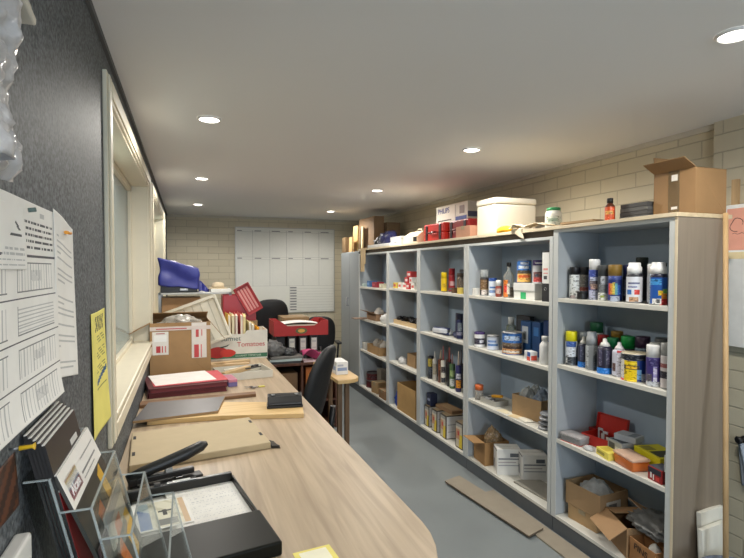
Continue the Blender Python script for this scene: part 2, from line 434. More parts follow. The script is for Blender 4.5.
def spray(label, X, Y, z, cap, base, blocks=(), h=.20, r=.033, caph=.045, capr=None, style='cap', group=None, cat='spray can', name='spray_can'):
    t = thing(name, label, cat, (X, Y, z), 0, group)
    bm_ = P(base, .35) if not isinstance(base, bpy.types.Material) else base
    hb = h-caph; capr = capr or r*.95
    rim = STEEL
    m = MB(); prof = [(r*.94, 0), (r, .003), (r, .006), (r*.985, .008), (r*.985, hb-.016), (r*.93, hb-.008), (r*.72, hb)]
    labelled(m, prof, X, Y, bm_, [B(0, .007, -180, 180, rim)]+[B(b[0]*hb, b[1]*hb, b[2], b[3], b[4]) for b in blocks])
    m.build('body', t)
    cm = P(cap, .4) if not isinstance(cap, bpy.types.Material) else cap
    if style == 'cap':
        MB().lathe([(capr, hb-.010), (capr, h-.005), (capr*.95, h-.001), (capr*.85, h)], cm, 24).build('cap', t)
    elif style == 'dome':
        MB().lathe([(r*.72, hb), (r*.5, hb+caph*.4), (r*.3, hb+caph*.55), (r*.26, h-.004), (r*.12, h)], cm, 20).build('nozzle', t)
    elif style == 'neck':
        MB().lathe([(r*.9, hb-.006), (r*.9, hb+caph*.55), (r*.75, hb+caph*.62), (r*.75, h-.003), (r*.68, h)], cm, 24).build('cap', t)
    return t
def tin(label, X, Y, z, r, h, base, blocks=(), lid=(198, 198, 196), group=None, cat='tin', name='paint_tin'):
    t = thing(name, label, cat, (X, Y, z), 0, group)
    m = MB(); prof = [(r, 0), (r, .004), (r*.975, .006), (r*.975, h-.008), (r, h-.006), (r, h-.001)]
    labelled(m, prof, X, Y, P(base, .4), [B(0, .0045, -180, 180, STEEL), B(h-.0075, h, -180, 180, STEEL)]+[B(b[0]*h, b[1]*h, b[2], b[3], b[4]) for b in blocks])
    m.build('body', t)
    MB().lathe([(r*.93, h-.0009), (r*.93, h+.003), (r*.84, h+.003), (r*.82, h+.0005), (.001, h+.0005)], P(lid, .4, .3 if lid[0] == lid[1] else 0), 28, caps=(False, False)).build('lid', t)
    return t
def bottle(label, X, Y, z, r, h, body, cap, blocks=(), neck=.4, shoulder=.68, caph=.12, cat='bottle', name='bottle', group=None):
    t = thing(name, label, cat, (X, Y, z), 0, group)
    hb = h*(1-caph)
    prof = [(r*.92, 0), (r, .005), (r, h*shoulder), (r*.92, h*(shoulder+.05)), (r*neck, h*min(.86, shoulder+.16)), (r*neck, hb)]
    m = MB(); labelled(m, prof, X, Y, body if isinstance(body, bpy.types.Material) else P(body, .3), [B(b[0]*h, b[1]*h, b[2], b[3], b[4]) for b in blocks])
    m.build('body', t)
    MB().lathe([(r*neck*1.25, hb-.004), (r*neck*1.25, h-.003), (r*neck*1.1, h)], P(cap, .4) if not isinstance(cap, bpy.types.Material) else cap, 20).build('cap', t)
    return t
def cuboid(name, label, cat, X, Y, z, w, d, h, rz, col, marks=(), group=None, bev=.002, lid=None):
    """small box lying along the shelf: w along its own x, d along y; marks = (face, u0, u1, v0, v1, material), u and v from 0 to 1.
    faces: 'a' = -x side (to the aisle), 'n' = -y side (towards the near end), 't' = top"""
    t = thing(name, label, cat, (X, Y, z), rz, group)
    m = MB(); c = P(col, .5) if not isinstance(col, bpy.types.Material) else col
    m.box(-w/2, w/2, -d/2, d/2, 0, h if not lid else h-lid[1], c)
    m.build('body' if lid else 'box', t, bev=bev)
    if lid: MB().box(-w/2-.002, w/2+.002, -d/2-.002, d/2+.002, h-lid[1]+.0002, h, P(lid[0], .5) if not isinstance(lid[0], bpy.types.Material) else lid[0]).build('lid', t, bev=bev)
    if marks:
        q = MB(); e = .0008+(.002 if lid else 0)
        for f, u0, u1, v0, v1, mt in marks:
            e += .0002
            mt = mt if isinstance(mt, bpy.types.Material) else P(mt, .5)
            if f == 'a': q.box(-w/2-e, -w/2, d/2-u1*d, d/2-u0*d, v0*h, v1*h, mt)
            elif f == 'n': q.box(-w/2+u0*w, -w/2+u1*w, -d/2-e, -d/2, v0*h, v1*h, mt)
            else: q.box(-w/2+u0*w, -w/2+u1*w, -d/2+v0*d, -d/2+v1*d, h, h+e, mt)
        q.build('printed_label', t)
    return t
def carton(label, X, Y, z, w, d, h, rz=0., col=KRAFT, flaps=(None, None, None, None), closed=False, tape=True, group=None, name='carton', inner=None, wall=.004, flen=None):
    """cardboard box; flaps = opening angle in degrees of the -x, +x, -y, +y flap (0 = upright, 90 = level outwards, negative = inwards)"""
    t = thing(name, label, 'cardboard box', (X, Y, z), rz, group)
    inner = inner or KRAFT_D
    m = MB()
    if closed:
        m.box(-w/2, w/2, -d/2, d/2, 0, h, col)
    else:
        m.box(-w/2, w/2, -d/2, d/2, 0, wall, col)
        m.box(-w/2, -w/2+wall, -d/2, d/2, wall, h, col); m.box(w/2-wall, w/2, -d/2, d/2, wall, h, col)
        m.box(-w/2+wall, w/2-wall, -d/2, -d/2+wall, wall, h, col); m.box(-w/2+wall, w/2-wall, d/2-wall, d/2, wall, h, col)
    m.build('box_body', t, bev=.0015)
    if closed and tape:
        MB().box(-w/2-.001, w/2+.001, -.025, .025, h, h+.001, CLEAR((214, 196, 160), .5)).box(-w/2-.001, -w/2, -.025, .025, h*.7, h, CLEAR((214, 196, 160), .5)).box(w/2, w/2+.001, -.025, .025, h*.7, h, CLEAR((214, 196, 160), .5)).build('packing_tape', t)
    fl = flen or min(w, d)/2
    for i, a in enumerate(flaps):
        if a is None: continue
        ax = 'X' if i > 1 else 'Y'; sgn = -1 if i in (0, 2) else 1
        L = (w if i > 1 else d)-.004
        m = MB().box(-L/2, L/2, -wall/2, wall/2, .001, fl, col)
        f = m.build('flap', t)
        if i > 1:
            f.location = (0, sgn*(d/2-wall/2), h); f.rotation_euler = (-sgn*R(a), 0, 0)
        else:
            f.location = (sgn*(w/2-wall/2), 0, h); f.rotation_euler = (-sgn*R(a) if False else 0, sgn*R(a), 0)
            f.rotation_euler = (Matrix.Rotation(sgn*R(a), 3, 'Y') @ Matrix.Rotation(PI/2, 3, 'Z')).to_euler()
    return t
def blob(mb, c, sx, sy, sz, m, amp=.25, freq=9., sub=3, flat=True, seed=0.):
    b2 = bmesh.new(); bmesh.ops.create_icosphere(b2, subdivisions=sub, radius=1)
    vm = {}
    for v in b2.verts:
        p = v.co.copy(); k = 1+amp*(nz(p.x+seed, p.y, p.z, freq*.3)+.6*nz(p.x, p.y+seed, p.z, freq*.75))
        q = Vector((p.x*sx*k, p.y*sy*k, p.z*sz*k))
        if flat: q.z = max(q.z, -sz*.55)
        vm[v] = mb.bm.verts.new(Vector(c)+q+Vector((0, 0, sz*.55 if flat else 0)))
    for f in b2.faces:
        g = mb.bm.faces.new([vm[v] for v in f.verts]); g.material_index = mb.mi(m); g.smooth = True
    b2.free(); return mb
def crumple(name, label, cat, X, Y, z, sx, sy, sz, m, amp=.3, freq=10., seed=0., rz=0., sub=4, group=None, kind=None):
    o = blob(MB(), (0, 0, 0), sx, sy, sz, m, amp, freq, sub, True, seed).build(name)
    # settle on its lowest point
    mn = min(v.co.z for v in o.data.vertices)
    o.data.transform(Matrix.Translation((0, 0, -mn)))
    o.location = (X, Y, z+.0005); o.rotation_euler = (0, 0, rz)
    return tag(o, label, cat, group, kind)

# ================================================================== NEAREST UNIT (U5)
z = 1.43; G = 'paint and spray cans on the top shelf of the nearest unit'
W_, K_, NV = (236, 236, 234), (26, 26, 30), (34, 44, 92)
spray('spray can with black cap and plain white label, leftmost of the top row', 2.16, 2.432, z, K_, (206, 210, 210), [B(.1, .95, -70, 60, (226, 230, 228)), B(.0, .12, -60, 10, (190, 176, 176))], .185, .030, .036, group=G)
spray('spray can with black cap and brown picture label beside the white labelled can', 2.20, 2.395, z, K_, (64, 64, 60), [B(.45, .95, -60, 80, (110, 108, 100)), B(.3, .45, -60, 80, (120, 60, 46)), B(.05, .28, -60, 80, (70, 52, 44))], .185, .030, .036, group=G)
t = thing('plastic_tub', 'short black ribbed plastic tub in front of the black capped cans', 'tub', (2.118, 2.325, z), 0)
m = MB(); m.lathe([(.026+.0012*(i % 2), .004*i) for i in range(9)]+[(.024, .036)], BLACK, 24); m.build('body', t)
MB().lathe([(.028, .0362), (.028, .045), (.026, .047)], P((36, 36, 38), .35), 24).build('lid', t)
spray('tall slim spray can with white cap and blue label, tallest of the top row', 2.16, 2.275, z, (240, 240, 238), (48, 64, 128), [B(.72, .95, -80, 80, (52, 72, 150)), B(.6, .72, -50, 70, (196, 204, 226)), B(.42, .6, -60, 60, (90, 84, 92)), B(.33, .5, -40, 50, (206, 170, 156)), B(0, .3, -70, 70, (186, 190, 212))], .228, .031, .05, group=G)
spray('spray can with charcoal cap and small white label at its foot', 2.155, 2.203, z, (68, 72, 74), (52, 56, 62), [B(.62, .98, -30, 70, (188, 194, 200)), B(.3, .62, -50, 60, (120, 124, 126)), B(0, .3, -60, 60, (226, 228, 222)), B(.12, .2, -30, 10, (150, 170, 70))], .195, .031, .052, group=G)
spray('spray can with gold cap and rainbow striped blue label', 2.15, 2.118, z, (140, 110, 48), (28, 44, 110), [B(.8, .98, -80, 80, (60, 76, 140)), B(.25, .66, -62, -38, (200, 66, 50)), B(.25, .66, -38, -18, (222, 150, 70)), B(.25, .7, -18, 4, (214, 200, 96)), B(.25, .66, 4, 24, (70, 140, 150)), B(.25, .6, 24, 50, (40, 90, 170)), B(0, .2, -40, 40, (170, 180, 200))], .196, .036, .05, group=G)
spray('slim navy spray can wedged behind the gold capped can', 2.215, 2.092, z, (32, 40, 84), (40, 46, 66), [B(.2, .8, -60, 0, (88, 96, 120))], .196, .028, .05, group=G)
spray('fat white aerosol with large white cap and small blue and red squares', 2.145, 1.988, z, (242, 242, 240), (228, 230, 236), [B(.86, 1, -180, 180, (34, 34, 44)), B(.62, .68, -50, 40, (110, 116, 150)), B(.5, .56, -50, 20, (150, 156, 190)), B(.28, .44, -58, -18, (60, 120, 196)), B(.28, .44, 0, 44, (206, 56, 48)), B(.05, .2, -40, 30, (190, 150, 116))], .205, .038, .05, group=G, style='neck')
spray('slim white capped can with red side label behind the fat white aerosol', 2.19, 1.916, z, (238, 238, 236), (206, 208, 214), [B(.2, .9, 0, 80, (130, 46, 44)), B(.75, .9, 0, 60, (180, 150, 90))], .198, .028, .05, group=G)
spray('dark green capped tall can at the back of the top row', 2.29, 2.075, z, (40, 48, 40), (50, 54, 58), [], .235, .032, .05, group=G)
spray('dark grey can at the back beside the rainbow labelled can with white cap', 2.28, 1.955, z, (48, 48, 52), (70, 74, 78), [], .205, .032, .05, group=G)
spray('fat aerosol with white cap and blue label with yellow and red rainbow', 2.14, 1.843, z, (240, 240, 238), (34, 88, 170), [B(.85, 1, -180, 180, (30, 34, 60)), B(.62, .8, -60, 20, (70, 150, 214)), B(.3, .45, 0, 30, (228, 196, 50)), B(.2, .38, 20, 70, (216, 140, 40)), B(.36, .5, 30, 80, (110, 160, 70)), B(0, .2, 10, 90, (186, 46, 44)), B(.03, .2, -40, 20, (232, 232, 228)), B(.06, .18, -10, 14, (90, 90, 92)), B(.0, 1, -180, -62, (160, 176, 190))], .205, .040, .05, group=G, style='neck')

z = 1.035; G = 'paint and spray cans on the second shelf of the nearest unit'
spray('spray can with bright yellow cap and white and black label', 2.14, 2.43, z, (236, 226, 30), (210, 216, 222), [B(.72, .98, -60, 50, (40, 80, 150)), B(.35, .7, -60, 60, (216, 222, 230)), B(.04, .34, -70, 90, (48, 54, 60)), B(.1, .3, -60, -40, (220, 222, 220)), B(.2, .75, 60, 110, (60, 76, 110))], .2, .034, .048, group=G)
spray('pale grey capped can behind the yellow capped can', 2.25, 2.455, z, (198, 202, 200), (120, 126, 130), [], .19, .031, .05, group=G)
spray('narrow navy paint can with white cone top and blue foot, left of the silver can', 2.16, 2.353, z, (232, 230, 222), (40, 42, 60), [B(0, .24, -180, 180, (28, 108, 190)), B(.3, .9, -40, 0, (74, 80, 106))], .176, .031, .04, style='dome', group=G)
spray('plain silver grey aerosol can with a ridged neck', 2.145, 2.274, z, (150, 154, 156), (128, 132, 134), [B(.0, 1, -60, -30, (170, 174, 176)), B(.0, 1, 20, 50, (94, 98, 100))], .215, .033, .07, style='neck', group=G)  # pale and dark full-height bars paint gloss and shade onto the can
spray('tall can with dark green cap standing at the back', 2.285, 2.385, z, (30, 92, 58), (190, 194, 192), [B(.7, 1, -180, 180, (220, 222, 218))], .252, .038, .05, group=G)
spray('can with red cap behind the silver aerosol', 2.245, 2.292, z, (160, 34, 38), (110, 60, 60), [], .19, .031, .05, group=G)
spray('wide navy paint can with white cone top and bright blue foot', 2.14, 2.172, z, (232, 230, 222), (42, 40, 58), [B(0, .22, -180, 180, (26, 116, 200)), B(.3, .9, -50, -20, (74, 72, 96)), B(.35, .85, 10, 40, (64, 60, 84))], .19, .040, .042, style='dome', group=G)
spray('can with mid green cap behind the wide navy can', 2.23, 2.205, z, (28, 130, 78), (90, 96, 92), [], .186, .033, .055, group=G)
spray('can with ochre gold cap at the back of the second row', 2.315, 2.26, z, (150, 116, 40), (96, 90, 80), [], .212, .034, .05, group=G)
spray('can with bright green cap above the yellow paint tin', 2.235, 2.107, z, (26, 150, 70), (40, 48, 52), [], .206, .037, .055, group=G)
spray('white spray can with domed top and red flecks', 2.15, 2.083, z, (236, 230, 230), (206, 208, 222), [B(.2, .5, -70, -30, (96, 70, 70)), B(.6, .8, 0, 60, (196, 190, 214)), B(.85, .98, -20, 60, (190, 60, 64)), B(0, .9, -20, 50, (222, 222, 238))], .182, .035, .04, style='dome', group=G)
tin('squat paint tin with cream lid and yellow, white and blue label', 2.152, 1.985, z, .064, .138, (30, 58, 128), [B(0, 1, -180, -48, (224, 222, 214)), B(.0, .76, -48, 6, (240, 206, 30)), B(.44, .6, -48, 18, (44, 48, 40)), B(.47, .57, -44, 12, (240, 190, 40)), B(.78, .97, -180, 180, (28, 34, 44)), B(.1, .45, 6, 32, (120, 170, 210)), B(0, .3, 28, 56, (206, 210, 214)), B(0, .08, -100, -50, (196, 44, 40))], (226, 214, 184), group=G)
spray('can with dark purple cap behind the paint tin', 2.26, 2.035, z, (62, 44, 70), (120, 140, 156), [B(.55, 1, -180, 180, (130, 150, 166))], .212, .038, .05, group=G)
spray('grey capped wide can at the back right of the second row', 2.29, 1.935, z, (88, 92, 94), (70, 74, 78), [], .214, .044, .045, group=G)
spray('white capped slim can half hidden behind the purple spray can', 2.20, 1.905, z, (234, 234, 230), (150, 152, 158), [], .2, .028, .05, group=G)
spray('purple spray can with white cap and upright lavender lettering panel', 2.13, 1.855, z, (242, 242, 240), (66, 54, 120), [B(.1, .85, 0, 30, (160, 152, 206)), B(.15, .3, 4, 26, (220, 220, 235)), B(.4, .6, 4, 26, (210, 206, 232)), B(.1, .4, -60, -14, (90, 84, 92)), B(0, .16, -70, 60, (206, 210, 216)), B(.65, .9, -40, 40, (54, 44, 104))], .2, .033, .05, group=G)
spray('pale spray can with grey top and black band at the right end', 2.14, 1.785, z, (166, 166, 164), (206, 200, 200), [B(.3, .5, -180, 180, (44, 42, 54)), B(.6, .72, -180, 180, (150, 90, 90))], .218, .031, .05, group=G)

z = .585
RD = (186, 44, 34)
def clear_case(label, X, Y, z, w, d, h, rz, tint, seeds, lid=True, col=(190, 40, 36)):
    t = thing('organiser_case', label, 'plastic case', (X, Y, z), rz)
    c = CLEAR((206, 206, 206), .25, .15)
    MB().box(-w/2, w/2, -d/2, d/2, 0, .004, P(col, .35)).box(-w/2, -w/2+.003, -d/2, d/2, .004, h-.012, c).box(w/2-.003, w/2, -d/2, d/2, .004, h-.012, c).box(-w/2, w/2, -d/2, -d/2+.003, .004, h-.012, c).box(-w/2, w/2, d/2-.003, d/2, .004, h-.012, c).build('tray', t)
    MB().box(-w/2-.002, w/2+.002, -d/2-.002, d/2+.002, h-.0115, h, CLEAR((214, 210, 210), .35, .12)).build('lid', t, bev=.002)
    m = MB(); rr = random.Random(seeds)
    for i in range(7):
        x = rr.uniform(-w/2+.02, w/2-.02); y = -d/2+.014+(d-.028)*i/6
        m.box(x-.012, x+.012, y-.005, y+.005, .0045, .0045+rr.uniform(.015, h-.03), P(rr.choice([(190, 46, 40), (170, 30, 30), (206, 90, 80), (120, 120, 124)]), .4))
    k = m.build('small_fittings', t); k['kind'] = 'stuff'
    return t
clear_case('clear flat case of red fittings at the left front of the third shelf', 2.135, 2.385, z, .085, .14, .05, R(8), None, 3)
t = thing('red_case', 'open red plastic case with its lid standing up on the third shelf', 'plastic case', (2.255, 2.285, z), R(8))
rp = P(RD, .35)
MB().box(-.07, .07, -.10, .10, 0, .004, rp).box(-.07, -.067, -.1, .1, .004, .06, rp).box(.067, .07, -.1, .1, .004, .06, rp).box(-.067, .067, -.1, -.097, .004, .06, rp).box(-.067, .067, .097, .1, .004, .06, rp).build('tray', t)
f = MB().box(-.003, 0, -.1, .1, 0, .10, rp).box(-.018, -.003, -.1, -.097, 0, .10, rp).box(-.018, -.003, .097, .1, 0, .10, rp).box(-.018, -.003, -.097, .097, .097, .10, rp).build('lid', t, bev=.001); f.location = (.07, 0, .0605); f.rotation_euler = (0, R(10), 0)
m = MB()
for i in range(6): m.box(-.05+.012*i, -.044+.012*i, -.08+.02*i, -.05+.02*i, .0045, .07+.01*(i % 3), P([(206, 200, 196), (120, 40, 36), (190, 190, 194)][i % 3], .4))
m.build('fittings', t)['kind'] = 'stuff'
cuboid('plastic_tray', 'shallow red plastic tray at the back left of the third shelf', 'tray', 2.345, 2.425, z, .07, .08, .05, 0, rp, [('t', .1, .9, .1, .9, (120, 30, 26))])
# grey bit boxes
cuboid('bit_box', 'grey and white picture box in the middle of the third shelf', 'small box', 2.235, 2.115, z, .13, .12, .085, R(-10), (168, 172, 174), [('a', .1, .5, .1, .85, (84, 86, 88)), ('a', .55, .9, .2, .7, (206, 210, 210)), ('t', .1, .9, .15, .9, (66, 72, 80)), ('n', .1, .9, .2, .8, (120, 126, 130))])
cuboid('bit_box', 'silver grey flat box lying on the grey picture box', 'small box', 2.255, 2.11, z+.0865, .09, .12, .032, R(14), (176, 182, 188), [('t', .1, .9, .1, .4, (120, 128, 136))])
cuboid('screw_box', 'small pale yellow box with printed lines at the front of the third shelf', 'small box', 2.135, 2.135, z, .07, .115, .04, R(-14), (232, 216, 96), [('a', .08, .7, .3, .7, (160, 148, 60)), ('t', .1, .8, .3, .8, (206, 184, 70))])
t = thing('food_container', 'orange plastic container with a clear lid at the front of the third shelf', 'container', (2.137, 1.985, z), R(-12))
MB().lathe([(.062, 0), (.072, .004), (.078, .052)], P((206, 110, 46), .35), 4, a0=PI/4, M=Matrix.Diagonal((.86, 1.45, 1, 1)))\
    .build('tub', t, bev=.012, seg=3)
MB().lathe([(.080, .0522), (.082, .060), (.076, .068)], CLEAR((232, 196, 170), .55, .15), 4, a0=PI/4, M=Matrix.Diagonal((.86, 1.45, 1, 1))).build('lid', t, bev=.006, seg=3)
cuboid('blade_box', 'wide yellow box with a black window on its lid, third shelf', 'small box', 2.265, 1.93, z, .14, .20, .085, R(-12), (214, 204, 28), [('t', .1, .8, .1, .5, (60, 58, 30)), ('t', .1, .5, .6, .9, (150, 140, 30)), ('a', .1, .6, .3, .6, (180, 168, 24)), ('n', .15, .85, .2, .75, (130, 124, 36))])
cuboid('drill_box', 'red and black printed box at the right end of the third shelf', 'small box', 2.135, 1.802, z, .085, .085, .066, R(-6), (150, 40, 38), [('a', .05, .95, .55, .95, (44, 46, 56)), ('a', .2, .3, .2, .6, (222, 220, 216)), ('a', .4, .46, .1, .5, (222, 220, 216)), ('a', .6, .85, .15, .4, (200, 60, 54)), ('t', .05, .95, .05, .95, (70, 74, 84)), ('n', .1, .9, .1, .9, (110, 36, 36))])
crumple('clear_scrap', 'tiny crumpled clear plastic scrap beside the flat case on the third shelf', 'plastic scrap', 2.115, 2.255, z, .02, .03, .016, CLEAR((230, 230, 230), .5, .2, .6), .4, 12, 2., sub=3)
s = MB().box(SF+.02, SF+.021, 1.7478, 1.7479+.0, .66, .72, WHITE) if False else MB().box(2.085, 2.13, 1.7472, 1.7482, .655, .735, WHITE).box(2.095, 2.12, 1.7482, 1.7486, .675, .70, P((60, 90, 140)))
tag(s.build('price_sticker'), 'white sticker with a blue mark on the inside of the end panel', 'sticker')

z = .1205
carton('low brown carton underneath the carton with the clear bag, bottom shelf', 2.235, 2.33, z, .2, .21, .085, R(4), KRAFT, closed=True)
tb = carton('open brown carton holding a clear plastic bag, on the bottom shelf', 2.24, 2.325, z+.0865, .22, .25, .135, R(4), (P((158, 128, 92), .75)))
MB().box(-.06, .05, -.1262, -.1251, .03, .09, P((206, 200, 186))).box(-.04, .02, -.1266, -.1263, .05, .075, P((120, 116, 110))).build('paper_label', tb)
crumple('plastic_bag', 'crumpled clear plastic bag bulging out of the brown carton on the bottom shelf', 'plastic bag', 2.24, 2.325, z+.0915, .085, .1, .10, CLEAR((206, 208, 206), .42, .25, .8), .22, 10, 5., rz=.06)
carton('wide open brown carton lying with its flap folded out, bottom shelf', 2.245, 2.045, z, .22, .24, .155, R(-20), (P((165, 130, 92), .75)), flaps=(125, -60, None, -80))
crumple('grey_bag', 'grey plastic bag draped over the cartons on the bottom shelf', 'plastic bag', 2.225, 1.915, z+.158, .10, .15, .04, P((112, 112, 110), .3, bump=.3, bscale=12), .35, 12, 9., rz=-.4)
t = carton('small brown carton with handwritten letters at the front of the bottom shelf', 2.135, 1.865, z, .085, .17, .125, R(-6), (P((158, 112, 68), .75)), flaps=(None, 30, None, None))
text('handwriting', 'PINS', .045, frame((-.0435, .01, .088), (0, -1, -.12), (0, -.12, 1)), P((50, 34, 26), .8), t)
crumple('tissue', 'white crumpled tissue in the small lettered carton', 'tissue', 2.145, 1.84, z+.06, .025, .035, .045, P((222, 220, 212), .7), .3, 10, 3., sub=3)

# ================================================================== SECOND UNIT (U4)
z = 1.40
cuboid('small_box', 'tiny white box at the left end of the lever arch file shelf', 'small box', 2.13, 3.468, z, .05, .05, .055, 0, (226, 224, 218))
spray('spray can with a clear cap and brown gold label next to the tiny white box', 2.15, 3.395, z, CLEAR((214, 216, 214), .4), (52, 44, 40), [B(.4, .85, -60, 50, (112, 84, 50)), B(.05, .32, -40, 50, (206, 196, 190)), B(.32, .38, -60, 60, (140, 110, 60))], .198, .033, .055)
tin('small tin with a dark blue lid and white and blue label', 2.155, 3.285, z, .031, .132, (214, 222, 232), [B(.45, .55, -50, 40, (80, 120, 180)), B(.2, .35, -60, 40, (120, 150, 200)), B(.85, 1, -180, 180, (40, 78, 150))], (36, 74, 146), cat='tin', name='lidded_tin')
bottle('small reddish bottle with a white cap between the blue tin and the big bottle', 2.14, 3.185, z, .024, .122, (140, 66, 54), (234, 234, 230), [B(.2, .5, -60, 50, (196, 170, 160))], neck=.7, shoulder=.55, caph=.3)
bottle('large clear bottle with a black cap and orange label', 2.16, 3.09, z, .037, .25, CLEAR((190, 190, 180), .22, .08), (22, 22, 24), [B(.02, .5, -80, -10, (226, 130, 50)), B(.15, .35, -60, -20, (200, 50, 40)), B(.1, .4, -20, 14, (226, 214, 196)), B(.02, .3, 14, 80, (70, 60, 50))], neck=.34, shoulder=.6, caph=.09)
cuboid('archive_box', 'white card box with a green square sticker under two tins', 'box', 2.2, 2.862, z, .16, .225, .108, 0, (226, 226, 220), [('a', .36, .60, .02, .44, (52, 176, 110)), ('a', 0, 1, .49, .52, (170, 172, 170))], lid=((222, 222, 218), .05))
tin('blue and orange printed tin standing on the white box, left', 2.19, 2.99-.035, z+.1095, .05, .155, (60, 110, 190), [B(.55, .97, -70, 70, (70, 130, 206)), B(.62, .75, -45, 40, (220, 226, 234)), B(.8, .92, -30, 40, (206, 216, 230)), B(.4, .55, -70, 70, (84, 76, 60)), B(.03, .4, -70, 70, (232, 180, 96)), B(.22, .34, -50, 50, (214, 96, 40))], (180, 190, 210), name='stain_tin')
tin('purple and white printed tin standing on the white box, beside the file', 2.2, 2.815, z+.1095, .038, .15, (226, 228, 234), [B(.78, 1, -180, 180, (64, 44, 120)), B(.85, .93, -40, 40, (226, 226, 234)), B(.25, .5, -60, 60, (120, 84, 84)), B(.05, .25, -60, 60, (190, 70, 66)), B(.3, .4, -40, 0, (70, 80, 96))], (90, 70, 130), name='stain_tin')
def arch_file(label, X, Y, z, spine=.07, h=.315, d=.27, rz=0., col=(40, 42, 46), lab=(232, 232, 228), face='a', marks=True, group=None):
    t = thing('lever_arch_file', label, 'file', (X, Y, z), rz, group)
    c = P(col, .55)
    MB().box(0, .003, -spine/2, spine/2, 0, h, c).box(.003, d, -spine/2, -spine/2+.003, 0, h, c).box(.003, d, spine/2-.003, spine/2, 0, h, c).build('cover', t, bev=.0008)
    MB().box(.01, d-.01, -spine/2+.006, spine/2-.02, .008, h-.02, P((226, 224, 214), .7)).build('paper_block', t)
    if marks:
        q = MB().box(-.0008, 0, -spine/2+.003, spine/2-.003, h*.36, h*.97, P(lab, .5))
        q.box(-.0012, -.0008, -spine*.3, spine*.3, h*.62, h*.66, P((226, 150, 140))).box(-.0012, -.0008, -spine*.3, spine*.3, h*.55, h*.57, P((226, 150, 140))).box(-.0012, -.0008, -spine*.2, spine*.25, h*.44, h*.51, INK)
        q.prism([(-spine*.32, h*.90), (0, h*.80), (-spine*.32, h*.80)], .0008, .0012, INK, frame((0, 0, 0), (0, 1, 0), (0, 0, 1)))
        q.build('spine_label', t)
        MB().lathe([(.011, 0), (.011, .003), (.008, .003), (.008, .0004)], CHROME, 18, M=Matrix.Translation((0, 0, h*.25)) @ Matrix.Rotation(-PI/2, 4, 'Y'), caps=(False, False)).build('finger_ring', t)
    return t
arch_file('black lever arch file with a white spine label at the end of its shelf', 2.09, 2.605, z)

z = 1.0
tin('white tub with a purple lid and dark label at the left of the second shelf', 2.135, 3.43, z, .042, .112, (226, 226, 226), [B(.2, .62, -80, 80, (52, 48, 66)), B(.3, .5, 0, 50, (214, 214, 220)), B(.88, 1, -180, 180, (74, 52, 110))], (70, 50, 106), cat='tub', name='putty_tub')
tin('small white tin with blue wording between the purple lidded tub and the large tin', 2.155, 3.275, z, .046, .105, (206, 214, 228), [B(.3, .45, -60, 50, (90, 130, 190)), B(.55, .7, -60, 30, (120, 150, 200))], name='stain_tin')
tin('large paint tin with a blue label and a timber deck picture', 2.175, 3.06, z, .074, .155, (60, 110, 176), [B(.55, .97, -180, 180, (58, 116, 190)), B(.66, .86, -45, 35, (190, 206, 226)), B(.35, .55, -180, 180, (110, 92, 70)), B(.05, .33, -180, 180, (206, 150, 96)), B(.28, .4, -70, 60, (60, 44, 40)), B(.1, .2, -60, 40, (230, 220, 206)), B(0, 1, 62, 180, (150, 154, 156)), B(0, 1, -180, -80, (150, 154, 156))])
bottle('pale green clear bottle at the back of the second shelf', 2.31, 3.27, z, .036, .24, CLEAR((170, 180, 160), .35), (214, 216, 212), [B(.1, .5, -50, 50, (150, 150, 130))], neck=.5, caph=.22)
cuboid('flat_box', 'black flat box standing upright behind the large blue tin', 'box', 2.325, 3.12, z, .04, .16, .262, 0, (36, 40, 46), [('a', .1, .5, .6, .9, (60, 66, 72))])
cuboid('product_box', 'blue box with a white picture label behind the large tin', 'box', 2.27, 3.0, z, .06, .11, .235, 0, (40, 84, 138), [('a', .15, .75, .35, .85, (196, 206, 216)), ('a', .3, .6, .45, .7, (120, 126, 130))])
cuboid('product_box', 'plain blue box upright beside the picture labelled blue box', 'box', 2.27, 2.885, z, .06, .085, .24, 0, (34, 74, 126), [('a', .2, .8, .6, .85, (60, 120, 186))])
cuboid('product_box', 'deep blue box at the back right of the second shelf', 'box', 2.3, 2.77, z, .08, .12, .26, R(12), (30, 60, 110), [('a', .2, .8, .3, .6, (50, 96, 160))])
cuboid('small_box', 'little white, red and blue box at the front of the second shelf', 'small box', 2.13, 2.795, z, .05, .085, .062, R(-10), (222, 222, 222), [('a', .5, .98, .5, .95, (50, 90, 160)), ('a', .45, .95, .05, .45, (206, 70, 50)), ('a', .1, .4, .2, .7, (196, 200, 204)), ('n', .1, .9, .1, .6, (206, 74, 54))])
bottle('plain white squeeze bottle at the right end of the second shelf', 2.13, 2.655, z, .033, .178, (230, 230, 228), (222, 222, 220), [], neck=.5, shoulder=.66, caph=.14)
spray('pink and white can half hidden behind the white squeeze bottle', 2.2, 2.62, z, (230, 228, 226), (206, 150, 146), [], .2, .028, .05)

